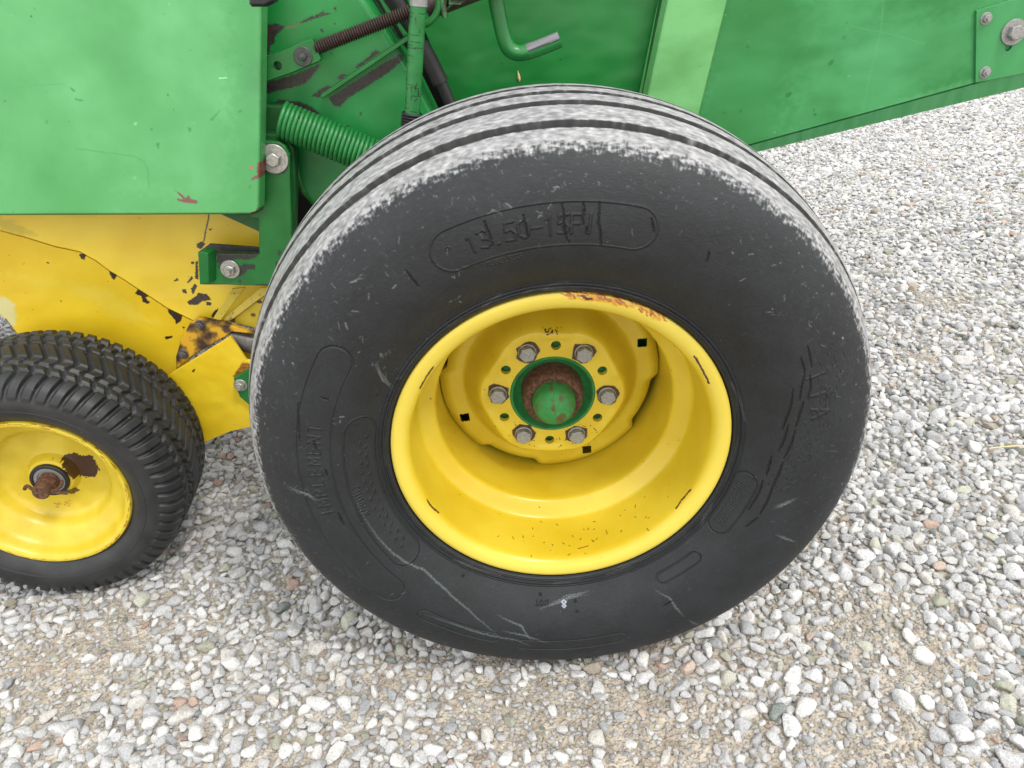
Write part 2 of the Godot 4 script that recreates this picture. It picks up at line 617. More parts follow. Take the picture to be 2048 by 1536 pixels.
# a crushed stone: a ball cut by random planes with rounded edges
func rock(seed_: int, level: int, squash: Vector3) -> ArrayMesh:
	var r := RandomNumberGenerator.new()
	r.seed = seed_
	var pv: Array = []
	var f := (1.0 + sqrt(5.0)) / 2.0
	for p in [[-1, f, 0], [1, f, 0], [-1, -f, 0], [1, -f, 0], [0, -1, f], [0, 1, f], [0, -1, -f], [0, 1, -f], [f, 0, -1], [f, 0, 1], [-f, 0, -1], [-f, 0, 1]]:
		pv.append(Vector3(p[0], p[1], p[2]).normalized())
	var tri := [[0, 11, 5], [0, 5, 1], [0, 1, 7], [0, 7, 10], [0, 10, 11], [1, 5, 9], [5, 11, 4], [11, 10, 2], [10, 7, 6], [7, 1, 8], [3, 9, 4], [3, 4, 2], [3, 2, 6], [3, 6, 8], [3, 8, 9], [4, 9, 5], [2, 4, 11], [6, 2, 10], [8, 6, 7], [9, 8, 1]]
	for l in level:
		var mid := {}
		var nt := []
		for t in tri:
			var e := []
			for k in 3:
				var a: int = t[k]
				var b: int = t[(k + 1) % 3]
				var key := mini(a, b) * 10000 + maxi(a, b)
				if not mid.has(key):
					mid[key] = pv.size()
					pv.append(((pv[a] + pv[b]) as Vector3).normalized())
				e.append(mid[key])
			nt.append([t[0], e[0], e[2]])
			nt.append([t[1], e[1], e[0]])
			nt.append([t[2], e[2], e[1]])
			nt.append([e[0], e[1], e[2]])
		tri = nt
	var planes := []
	for k in r.randi_range(8, 11):
		var d := Vector3(r.randfn(), r.randfn(), r.randfn()).normalized()
		planes.append([d, r.randf_range(0.54, 0.84)])
	var nz := noise(seed_, 1.1, 3)
	var g := Geo.new()
	for d in pv:
		var s := pow(1.0 / 1.12, 38.0)
		var nn: Vector3 = d * s * 0.5
		for pl in planes:
			var c: float = d.dot(pl[0])
			if c > 0.05:
				var wt := pow(c / pl[1], 38.0)
				s += wt
				nn += pl[0] * wt
		var rad := pow(s, -1.0 / 38.0) * (1.0 + 0.07 * nz.get_noise_3dv(d * 1.6))
		g.add(d * rad * squash, (nn / squash).normalized())
	var acc := PackedVector3Array()
	acc.resize(pv.size())
	for t in tri:
		var a: int = t[0]
		var b: int = t[1]
		var c: int = t[2]
		var fn := (g.v[b] - g.v[a]).cross(g.v[c] - g.v[a])
		if fn.dot(pv[a]) < 0.0:
			fn = -fn
		acc[a] += fn; acc[b] += fn; acc[c] += fn
	for i in acc.size():
		g.n[i] = (acc[i].normalized() * 0.35 + g.n[i]).normalized()
	for t in tri:
		g.tri(t[0], t[1], t[2])
	return g.mesh()

const TONES := [
	[0.63, 0.63, 0.63, 56], [0.74, 0.74, 0.735, 60], [0.53, 0.535, 0.54, 24], [0.67, 0.645, 0.605, 20], [0.78, 0.77, 0.745, 32], [0.44, 0.45, 0.46, 7],
	[0.44, 0.45, 0.36, 4], [0.58, 0.58, 0.49, 5], [0.28, 0.31, 0.29, 2], [0.57, 0.42, 0.35, 1], [0.62, 0.50, 0.42, 2], [0.42, 0.37, 0.30, 2]]
func tone_index(r: RandomNumberGenerator) -> int:
	var total := 0
	for t in TONES:
		total += t[3]
	var k := r.randi_range(0, total - 1)
	for i in TONES.size():
		k -= TONES[i][3]
		if k < 0:
			return i
	return 0

func stone_material() -> StandardMaterial3D:
	var src := noise(41, 0.008, 4)
	src.fractal_type = FastNoiseLite.FRACTAL_RIDGED
	var im := src.get_seamless_image(512, 512)
	im.convert(Image.FORMAT_L8)
	var d := im.get_data()
	var o := PackedByteArray()
	o.resize(512 * 512 * 3)
	for i in 512 * 512:
		var k := d[i] / 255.0
		var v := int(clampf(198.0 + 90.0 * pow(k, 3.0), 0, 255))
		o[i * 3] = v; o[i * 3 + 1] = v; o[i * 3 + 2] = v
	var m := mat(Color.WHITE, 0.9, 0.0, 0.3)
	m.albedo_texture = tex(Image.create_from_data(512, 512, false, Image.FORMAT_RGB8, o))
	m.uv1_triplanar = true
	m.uv1_scale = Vector3.ONE * 0.55
	m.heightmap_enabled = true
	m.heightmap_texture = tex(noise(42, 0.03, 5).get_seamless_image(256, 256))
	m.heightmap_scale = 0.12
	return m

func build_gravel() -> void:
	var r := RandomNumberGenerator.new()
	r.seed = 77
	var rocks := []
	for i in 14:
		rocks.append(rock(100 + i, 2, Vector3(1.0, r.randf_range(0.5, 0.8), r.randf_range(0.58, 0.95))))
	var grits := []
	for i in 5:
		grits.append(rock(300 + i, 1, Vector3(1.0, r.randf_range(0.55, 0.8), r.randf_range(0.7, 1.0))))
	var eye: Vector3 = get_viewport_eye()
	var inv := Basis(Vector3(0.99521, -0.09027, 0.03757), Vector3(0.09689, 0.85887, -0.50294), Vector3(0.01313, 0.50417, 0.86351)).inverse()
	# spatial hash
	var cell := 0.03
	var nx := 240
	var nzc := 180
	var x0 := -2.6
	var z0 := -4.6
	var head := PackedInt32Array()
	head.resize(nx * nzc)
	head.fill(-1)
	var nxt := PackedInt32Array()
	var sx := PackedFloat32Array()
	var sz := PackedFloat32Array()
	var sr := PackedFloat32Array()
	var sy := PackedFloat32Array()
	# radius range, tries per square metre, how far away it is still placed
	var classes := [[0.0130, 0.0180, 260, 9.0], [0.0098, 0.0130, 2300, 9.0], [0.0085, 0.0098, 2600, 9.0], [0.0068, 0.0090, 9000, 9.0], [0.0048, 0.0068, 20000, 9.0], [0.0031, 0.0048, 24000, 2.8]]
	for c in classes:
		var tries := int(c[2] * 6.5 * 5.15)
		for k in tries:
			var x := r.randf_range(-2.5, 4.0)
			var z := r.randf_range(-4.4, 0.75)
			var p := inv * (Vector3(x, 0, z) - eye)
			var rad := lerpf(c[0], c[1], r.randf())
			var die := r.randf()
			var lift := r.randf()
			var wide := 1.25 if c[0] > 0.0045 else 0.80
			if p.z > -0.3 or absf(p.x / p.z) > wide or absf(p.y / p.z) > wide * 0.78:
				continue
			if p.length() > c[3]:
				continue
			if z < -1.15 and x > -1.55 and x < 0.25 and (int(x * 1000.0) % 4) != 0:
				continue
			var dn := density(x, z)
			if c[1] < 0.0055:
				dn = maxf(dn, 0.35)
			if die > dn:
				continue
			# not inside the tyres
			if absf(x) < 0.16 and z < 0.0 and z > -0.3:
				continue
			var ci := int((x - x0) / cell)
			var cj := int((z - z0) / cell)
			if ci < 1 or cj < 1 or ci >= nx - 1 or cj >= nzc - 1:
				continue
			var ok := true
			for a in range(ci - 1, ci + 2):
				for b in range(cj - 1, cj + 2):
					var q := head[b * nx + a]
					while q >= 0:
						var dd := (sr[q] + rad) * 0.74
						if (sx[q] - x) * (sx[q] - x) + (sz[q] - z) * (sz[q] - z) < dd * dd:
							ok = false
							break
						q = nxt[q]
					if not ok:
						break
				if not ok:
					break
			if not ok:
				continue
			sx.append(x); sz.append(z); sr.append(rad)
			sy.append(ground_y(x, z) + rad * lerpf(0.0, 0.38, lift))
			nxt.append(head[cj * nx + ci])
			head[cj * nx + ci] = sx.size() - 1
	# a loose second layer lying on the first where the gravel is thick
	var first := sx.size()
	for k in 9000:
		var i := r.randi_range(0, first - 1)
		if density(sx[i], sz[i]) < 0.8 or (absf(sx[i]) < 0.25 and sz[i] > -0.4 and sz[i] < 0.1):
			continue
		var rad := r.randf_range(0.004, 0.009)
		sx.append(sx[i] + r.randf_range(-0.012, 0.012)); sz.append(sz[i] + r.randf_range(-0.012, 0.012)); sr.append(rad)
		sy.append(ground_y(sx[i], sz[i]) + rad * 0.5 + 0.006)
	# size in view, to pick the stones that are built one by one
	var order := []
	for i in sx.size():
		var p := inv * (Vector3(sx[i], 0, sz[i]) - eye)
		if absf(p.x / p.z) < 0.69 and absf(p.y / p.z) < 0.515 and sr[i] > 0.007 and seen_ground(p):
			order.append([-sr[i] / -p.z, i])
	order.sort_custom(func(a, b): return a[0] < b[0])
	var single := {}
	for k in mini(298, order.size()):
		single[order[k][1]] = true
	var m := stone_material()
	var tinted := []
	for t in TONES:
		var mm: StandardMaterial3D = m.duplicate()
		mm.albedo_color = lin(t[0], t[1], t[2])
		tinted.append(mm)
	m.vertex_color_use_as_albedo = true
	var lists := []
	for i in rocks.size() + grits.size():
		lists.append([])
	for i in sx.size():
		var b := Basis(Vector3.UP, r.randf() * TAU) * Basis(Vector3.RIGHT, r.randfn() * 0.28) * Basis(Vector3.BACK, r.randfn() * 0.28)
		if r.randf() < 0.5:
			b = b * Basis(Vector3.RIGHT, PI)
		var xf := Transform3D(b.scaled(Vector3.ONE * sr[i] * 1.16), Vector3(sx[i], sy[i], sz[i]))
		var ti := tone_index(r)
		var vi := r.randi_range(0, rocks.size() - 1)
		if single.has(i):
			var o := put("stone", rocks[vi], ground, tinted[ti])
			o.transform = xf
		else:
			if sr[i] < 0.0052:
				vi = rocks.size() + r.randi_range(0, grits.size() - 1)
			var t: Array = TONES[ti]
			var k := r.randf_range(0.86, 1.1)
			lists[vi].append([xf, Color(t[0] * k, t[1] * k, t[2] * k)])
	# fine grit between the stones
	for k in 170000:
		var x := r.randf_range(-1.5, 1.6)
		var z := r.randf_range(-1.2, 0.45)
		var p := inv * (Vector3(x, 0, z) - eye)
		if p.z > -0.3 or absf(p.x / p.z) > 0.78 or absf(p.y / p.z) > 0.6:
			continue
		var rad := lerpf(0.0010, 0.0030, pow(r.randf(), 2.5))
		var b := Basis(Vector3.UP, r.randf() * TAU) * Basis(Vector3.RIGHT, r.randf() * TAU)
		var s := r.randf_range(0.50, 0.84)
		lists[rocks.size() + r.randi_range(0, grits.size() - 1)].append([Transform3D(b.scaled(Vector3.ONE * rad), Vector3(x, ground_y(x, z) + rad * 0.3, z)), Color(s, s * r.randf_range(0.92, 0.98), s * r.randf_range(0.82, 0.95))])
	var gravel := Node3D.new()
	gravel.name = "gravel"
	gravel.set_meta("kind", "stuff")
	gravel.set_meta("label", "loose crushed limestone gravel spread over the whole yard")
	add_child(gravel)
	for i in lists.size():
		var mm := MultiMesh.new()
		mm.transform_format = MultiMesh.TRANSFORM_3D
		mm.use_colors = true
		mm.mesh = rocks[i] if i < rocks.size() else grits[i - rocks.size()]
		mm.instance_count = lists[i].size()
		for k in lists[i].size():
			mm.set_instance_transform(k, lists[i][k][0])
			mm.set_instance_color(k, lists[i][k][1])
		var mi := MultiMeshInstance3D.new()
		mi.name = "loose_gravel" if i == 0 else "loose_gravel_%03d" % i
		mi.multimesh = mm
		mi.material_override = m
		mi.set_meta("kind", "stuff")
		gravel.add_child(mi, true)

func get_viewport_eye() -> Vector3:
	return Vector3(-0.0435, 0.976, 0.8019)

# whether a ground point, in the lens' own axes, lies clear of the wheels and the machine
func seen_ground(p: Vector3) -> bool:
	var u := p.x / -p.z * 1500.0 + 1024.0
	var w := 768.0 + p.y / p.z * 1500.0
	if w < 560.0 and u < 1700.0:
		return false
	if u < 440.0 and w < 1195.0:
		return false
	return Vector2(u - 1110.0, (w - 760.0) * 1.1).length() > 640.0

# ------------------------------------------------------------------ the machine
var baler: Node3D
func build_baler() -> void:
	baler = Node3D.new()
	baler.name = "baler"
	baler.set_meta("label", "green and yellow farm baler with faded side shield and ribbed road wheel")
	baler.set_meta("category", "baler")
	baler.position = Vector3.ZERO
	add_child(baler)
	sheet_metal()
	linkage()
	pickup()
	road_wheel()
	gauge_wheel()

func sheet_metal() -> void:
	# inner body behind everything, coloured black for the shade inside; floor well above ground
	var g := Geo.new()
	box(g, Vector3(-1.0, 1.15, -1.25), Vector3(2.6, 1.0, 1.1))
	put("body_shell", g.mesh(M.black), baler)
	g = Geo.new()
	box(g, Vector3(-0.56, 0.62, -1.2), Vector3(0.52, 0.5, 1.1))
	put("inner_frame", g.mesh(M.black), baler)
	# faded shield over the pickup, hung in front
	var im := mottled(1024, 768, Color(0.235, 0.53, 0.275), Color(0.345, 0.625, 0.39), 0.004, 51, 6, 1.3)
	specks(im, 170, rng, Color(0.10, 0.38, 0.18), 0.6, 4.0, 0.7)
	specks(im, 40, rng, Color(0.16, 0.14, 0.12), 0.7, 1.8, 0.9)
	specks(im, 50, rng, Color(0.56, 0.76, 0.58), 0.7, 3.5, 0.6)
	wash(im, [Vector2(0.8866, 0.4558), Vector2(0.9386, 0.4621), Vector2(0.8547, 0.9774), Vector2(0.802, 0.9706), Vector2(0.8282, 0.7752)], Color(0.20, 0.52, 0.26), 0.45, 22.0)
	wash(im, [Vector2(0.193, 0.7851), Vector2(0.876, 0.9121), Vector2(0.868, 0.9619), Vector2(0.1664, 0.8716)], Color(0.25, 0.56, 0.29), 0.4, 30.0)
	var rst := Color(0.42, 0.25, 0.22)
	patch(im, [Vector2(0.7132, 0.8805), Vector2(0.7222, 0.889), Vector2(0.7287, 0.9006), Vector2(0.7346, 0.895), Vector2(0.7374, 0.9027), Vector2(0.7484, 0.9092), Vector2(0.7456, 0.9156), Vector2(0.7274, 0.9105), Vector2(0.7127, 0.9039), Vector2(0.713, 0.8996), Vector2(0.7241, 0.9027), Vector2(0.719, 0.892)], rst, 1.5)
	patch(im, [Vector2(0.8476, 0.8438), Vector2(0.8575, 0.8473), Vector2(0.8567, 0.8554), Vector2(0.8511, 0.8511)], Color(0.60, 0.36, 0.24), 2.0)
	patch(im, [Vector2(0.8654, 0.8395), Vector2(0.8726, 0.8388), Vector2(0.867, 0.8726), Vector2(0.8556, 0.8748), Vector2(0.8474, 0.8764), Vector2(0.8515, 0.8709), Vector2(0.8609, 0.8652)], rst, 2.5)
	patch(im, [Vector2(0.8363, 0.9462), Vector2(0.8536, 0.943), Vector2(0.8582, 0.93), Vector2(0.8554, 0.9569), Vector2(0.8331, 0.954)], rst.darkened(0.3), 1.5)
	for p in [[Vector2(0.7014, 0.7752), Vector2(0.7066, 0.7774), Vector2(0.7041, 0.7899), Vector2(0.7005, 0.7863)], [Vector2(0.7609, 0.7509), Vector2(0.7667, 0.7516), Vector2(0.7642, 0.7608), Vector2(0.7608, 0.7597)], [Vector2(0.5849, 0.6672), Vector2(0.5999, 0.674), Vector2(0.5965, 0.6754), Vector2(0.5863, 0.6723)], [Vector2(0.801, 0.7402), Vector2(0.821, 0.7214), Vector2(0.8214, 0.7233), Vector2(0.8037, 0.7424)], [Vector2(0.5837, 0.6451), Vector2(0.5894, 0.6534), Vector2(0.5864, 0.6551), Vector2(0.5819, 0.6485)]]:
		patch(im, p, Color(0.16, 0.47, 0.26), 1.2, 0.85)
	scratch(im, [Vector2(0.5623, 0.7704), Vector2(0.5963, 0.7811), Vector2(0.6256, 0.7897), Vector2(0.6598, 0.8005), Vector2(0.6728, 0.8135), Vector2(0.6759, 0.8302), Vector2(0.6706, 0.8691)], Color(0.22, 0.55, 0.30), 1.0, 0.35)
	scratch(im, [Vector2(0.4718, 0.6372), Vector2(0.5178, 0.6353), Vector2(0.5753, 0.6379)], Color(0.24, 0.56, 0.32), 0.8, 0.3)
	scratch(im, [Vector2(0.8316, 0.6582), Vector2(0.8447, 0.6593)], Color(0.58, 0.78, 0.6), 0.6, 0.5)
	var shield := sheet("side_shield", [Vector3(-1.0345, 0.6975, -0.3921), Vector3(-0.4449, 0.6425, -0.3824), Vector3(-0.4371, 0.6448, -0.3828), Vector3(-0.4323, 0.6521, -0.3841), Vector3(-0.417, 0.715, -0.3952), Vector3(-0.3746, 0.9002, -0.4278), Vector3(-0.3324, 1.0888, -0.4611), Vector3(-0.8583, 1.1357, -0.4693)], Vector3(0, 0.1736, 0.9848), 0.03, sheet_skin(im, 0.38), baler, 0.004, Rect2(-1.2, 0.61, 0.9, 0.68))
	shield.set_meta("label", "large faded light green side shield with rust scrapes at its corner")
	var latch := sheet("shield_latch", [Vector3(-0.3532, 0.9663, -0.34), Vector3(-0.3113, 0.9624, -0.34), Vector3(-0.3279, 0.9366, -0.34), Vector3(-0.3391, 0.9328, -0.34), Vector3(-0.3577, 0.9345, -0.34), Vector3(-0.3601, 0.9384, -0.34)], Vector3.BACK, 0.03, M.rubber, baler, 0.005)
	latch.name = "shield_latch"
	# end housing of the drum, pressed sheet with a rounded rim
	im = mottled(768, 768, Color(0.07, 0.45, 0.19), Color(0.13, 0.53, 0.25), 0.006, 52, 5, 1.4)
	specks(im, 120, rng, CHIP2, 0.7, 4.5)
	var ch := Color(0.17, 0.15, 0.135)
	for p in [[Vector2(0.3431, 0.3487), Vector2(0.4049, 0.3505), Vector2(0.4252, 0.3583), Vector2(0.4076, 0.3695), Vector2(0.3911, 0.3815), Vector2(0.3915, 0.3897), Vector2(0.374, 0.4017), Vector2(0.3692, 0.4205), Vector2(0.3228, 0.4245)], [Vector2(0.4539, 0.3564), Vector2(0.4926, 0.3428), Vector2(0.5294, 0.3364), Vector2(0.5447, 0.3405), Vector2(0.5063, 0.3472), Vector2(0.4692, 0.3544)], [Vector2(0.2931, 0.4895), Vector2(0.417, 0.4728), Vector2(0.4657, 0.4605), Vector2(0.4953, 0.4507), Vector2(0.4773, 0.4701), Vector2(0.4458, 0.4942), Vector2(0.4165, 0.5008), Vector2(0.3401, 0.51), Vector2(0.2885, 0.5064)], [Vector2(0.4965, 0.5368), Vector2(0.5798, 0.4999), Vector2(0.6468, 0.4693), Vector2(0.7004, 0.4492), Vector2(0.705, 0.4636), Vector2(0.6681, 0.4869), Vector2(0.6076, 0.5155), Vector2(0.5468, 0.5417), Vector2(0.5211, 0.5607), Vector2(0.5063, 0.5569)], [Vector2(0.3453, 0.5383), Vector2(0.3697, 0.5277), Vector2(0.4226, 0.5405), Vector2(0.4503, 0.5559), Vector2(0.4638, 0.5721), Vector2(0.4538, 0.5846), Vector2(0.4265, 0.5774), Vector2(0.3939, 0.5563)], [Vector2(0.4519, 0.5281), Vector2(0.4785, 0.5132), Vector2(0.4986, 0.5059), Vector2(0.5117, 0.5092), Vector2(0.4823, 0.5237), Vector2(0.474, 0.5332)], [Vector2(0.526, 0.4896), Vector2(0.5429, 0.4821), Vector2(0.5557, 0.4856), Vector2(0.537, 0.4958)], [Vector2(0.6155, 0.4495), Vector2(0.638, 0.4344), Vector2(0.6507, 0.4395), Vector2(0.6239, 0.4531), Vector2(0.5853, 0.4719), Vector2(0.5784, 0.4684)], [Vector2(0.5282, 0.61), Vector2(0.5361, 0.6102), Vector2(0.5326, 0.6196), Vector2(0.5283, 0.6204)], [Vector2(0.5543, 0.3274), Vector2(0.5594, 0.3266), Vector2(0.5581, 0.337), Vector2(0.5547, 0.3367)], [Vector2(0.5093, 0.3737), Vector2(0.5188, 0.374), Vector2(0.5155, 0.381), Vector2(0.511, 0.3798)]]:
		patch(im, p, ch, 3.5, 1.0, Color(0.22, 0.20, 0.185))
	scratch(im, [Vector2(0.4258, 0.3618), Vector2(0.4453, 0.361), Vector2(0.4658, 0.3562)], Color(0.42, 0.38, 0.25), 1.5, 0.5)
	sheet("drum_housing", [Vector3(-0.438, 1.021, -0.5), Vector3(-0.2666, 1.0055, -0.5), Vector3(-0.2429, 0.9562, -0.5), Vector3(-0.2226, 0.9217, -0.5), Vector3(-0.2053, 0.8887, -0.5), Vector3(-0.1847, 0.8471, -0.5), Vector3(-0.1606, 0.7962, -0.5), Vector3(-0.143, 0.7477, -0.5), Vector3(-0.1312, 0.6938, -0.5), Vector3(-0.1422, 0.6442, -0.5), Vector3(-0.1925, 0.5875, -0.5), Vector3(-0.2671, 0.5678, -0.5), Vector3(-0.3363, 0.5796, -0.5), Vector3(-0.3789, 0.6084, -0.5), Vector3(-0.3951, 0.6332, -0.5), Vector3(-0.3989, 0.6614, -0.5), Vector3(-0.3981, 0.6827, -0.5), Vector3(-0.5342, 0.6964, -0.5)], Vector3.BACK, 0.07, sheet_skin(im, 0.36), baler, 0.014, Rect2(-0.62, 0.5, 0.62, 0.62))
	# long panel behind the wheel
	im = mottled(768, 512, Color(0.04, 0.40, 0.14), Color(0.07, 0.46, 0.18), 0.005, 53, 5, 1.3)
	specks(im, 40, rng, CHIP, 0.7, 2.0)
	sheet("side_panel", [Vector3(-0.1773, 1.0187, -0.6), Vector3(0.3132, 0.9746, -0.6), Vector3(0.3448, 0.6152, -0.6), Vector3(0.3501, 0.491, -0.6), Vector3(-0.0919, 0.5364, -0.6), Vector3(-0.117, 0.7481, -0.6), Vector3(-0.148, 0.8562, -0.6), Vector3(-0.1732, 0.9117, -0.6)], Vector3.BACK, 0.02, sheet_skin(im, 0.36), baler, 0.002, Rect2(-0.25, 0.55, 0.65, 0.45))
	im = mottled(1024, 512, Color(0.13, 0.45, 0.21), Color(0.22, 0.54, 0.31), 0.004, 54, 5, 2.0)
	wash(im, [Vector2(0.1634, 0.1453), Vector2(0.3165, 0.18), Vector2(0.2999, 0.9896), Vector2(0.1425, 0.9502)], Color(0.10, 0.44, 0.18), 0.5, 40.0)
	wash(im, [Vector2(0.3915, 0.4391), Vector2(0.5908, 0.4497), Vector2(0.6192, 0.6795), Vector2(0.458, 0.7386), Vector2(0.3915, 0.5869)], Color(0.26, 0.56, 0.35), 0.35, 40.0)
	specks(im, 150, rng, Color(0.06, 0.33, 0.13), 0.8, 7.0, 0.55)
	specks(im, 70, rng, Color(0.55, 0.75, 0.52), 0.7, 4.0, 0.5)
	specks(im, 30, rng, CHIP, 0.7, 1.6)
	scratch(im, [Vector2(0.4388, 0.3092), Vector2(0.4439, 0.4877), Vector2(0.4363, 0.655), Vector2(0.4319, 0.7923)], Color(0.30, 0.60, 0.38), 0.8, 0.16)
	scratch(im, [Vector2(0.3927, 0.4611), Vector2(0.4679, 0.5117), Vector2(0.5194, 0.5572)], Color(0.35, 0.62, 0.38), 0.8, 0.12)
	wash(im, [Vector2(0.1425, 0.9502), Vector2(0.808, 0.6104), Vector2(0.8151, 0.6687), Vector2(0.1431, 0.9981)], Color(0.36, 0.62, 0.42), 0.35, 6.0)
	var rpm := sheet_skin(im, 0.38)
	var tongue := sheet("tongue_panel", [Vector3(0.287, 0.9762, -0.565), Vector3(1.1098, 0.9022, -0.565), Vector3(1.1641, 0.7553, -0.565), Vector3(0.8783, 0.7063, -0.565), Vector3(0.4072, 0.6251, -0.565), Vector3(0.2995, 0.6063, -0.565)], Vector3.BACK, 0.025, rpm, baler, 0.003, Rect2(0.15, 0.58, 1.05, 0.42))
	tongue.set_meta("label", "long sloping green panel with water spots and a folded bottom lip")
	# the lip folds under
	var lp_im := mottled(512, 128, Color(0.19, 0.51, 0.28), Color(0.28, 0.56, 0.35), 0.02, 55, 5, 1.8)
	specks(lp_im, 25, rng, Color(0.30, 0.30, 0.20), 0.8, 4.0)
	g = Geo.new()
	var a: Array = [Vector3(0.2995, 0.6059, -0.565), Vector3(0.4072, 0.6246, -0.565), Vector3(0.8784, 0.7059, -0.565), Vector3(1.1642, 0.7549, -0.565)]
	var b: Array = [Vector3(0.3018, 0.5932, -0.573), Vector3(0.4199, 0.6095, -0.573), Vector3(0.891, 0.6759, -0.573), Vector3(1.1847, 0.7173, -0.573)]
	for i in 3:
		var nn: Vector3 = -(a[i + 1] - a[i]).cross(b[i] - a[i]).normalized()
		if nn.z < 0.0:
			nn = -nn
		var q := [a[i], a[i + 1], b[i + 1], b[i]]
		g.face(q, nn)
		g.face([q[0] - nn * 0.003, q[1] - nn * 0.003, q[2] - nn * 0.003, q[3] - nn * 0.003], -nn)
		var k := Vector3(0, 0, -0.05)
		g.face([b[i], b[i + 1], b[i + 1] + k, b[i] + k], Vector3.DOWN)
	put("panel_lip", g.mesh(tri_skin(lp_im, 4.0, 0.45)), tongue)
	# upright channel over the joint of the two panels
	im = mottled(256, 512, Color(0.32, 0.57, 0.31), Color(0.40, 0.66, 0.40), 0.008, 56, 5, 1.6)
	specks(im, 40, rng, Color(0.62, 0.78, 0.55), 0.8, 5.0, 0.5)
	specks(im, 25, rng, Color(0.14, 0.42, 0.20), 0.8, 5.0, 0.5)
	var bm: Array = [Vector3(0.2736, 0.9769, -0.545), Vector3(0.3763, 0.9677, -0.545), Vector3(0.2928, 0.6066, -0.545), Vector3(0.1913, 0.6167, -0.545)]
	bm[1].z -= 0.012
	bm[2].z -= 0.012
	sheet("channel_post", bm, Vector3(0.12, 0, 1).normalized(), 0.045, skin(im, 0.42), baler, 0.004, Rect2(0.1, 0.6, 0.4, 0.4))
	var pf: Array = [Vector3(0.2677, 0.978, -0.57), Vector3(0.2811, 0.9768, -0.57), Vector3(0.1975, 0.6099, -0.57), Vector3(0.1874, 0.6109, -0.57)]
	sheet("post_flange", pf, Vector3.BACK, 0.02, M.green_dark, baler, 0.001)
	# bolted plate at the far end of the panel
	var slot := []
	for i in 12:
		var ang := PI * i / 11.0
		slot.append([Vector3(0.8379, 0.7499, -0.56)][0] + Vector3(cos(ang) * 0.0062, -sin(ang) * 0.008, 0.0))
	for p in [Vector3(0.8321, 0.7738, -0.56)]:
		slot.append(p + Vector3(-0.0062, 0, 0))
		slot.append(p + Vector3(0.0062, 0, 0))
	var adj := sheet("adjuster_plate", [Vector3(0.77, 0.8107, -0.56), Vector3(0.8451, 0.8253, -0.56), Vector3(0.9707, 0.8502, -0.56), Vector3(1.0098, 0.7225, -0.56), Vector3(0.8762, 0.7023, -0.56), Vector3(0.794, 0.6947, -0.56)], Vector3.BACK, 0.0045, M.panel_green, baler, 0.0008, Rect2(0, 0, 1, 1), [slot])
	bolt(adj, Vector3(0.7889, 0.7969, -0.56), Vector3.BACK, 0.0072, 0.0098, M.zinc, 0.003)
	bolt(adj, Vector3(0.8069, 0.7106, -0.56), Vector3.BACK, 0.0072, 0.0098, M.zinc, 0.003)
	bolt(adj, Vector3(0.8402, 0.7714, -0.56), Vector3.BACK, 0.013, 0.0205, M.zinc, 0.0, 0.3)

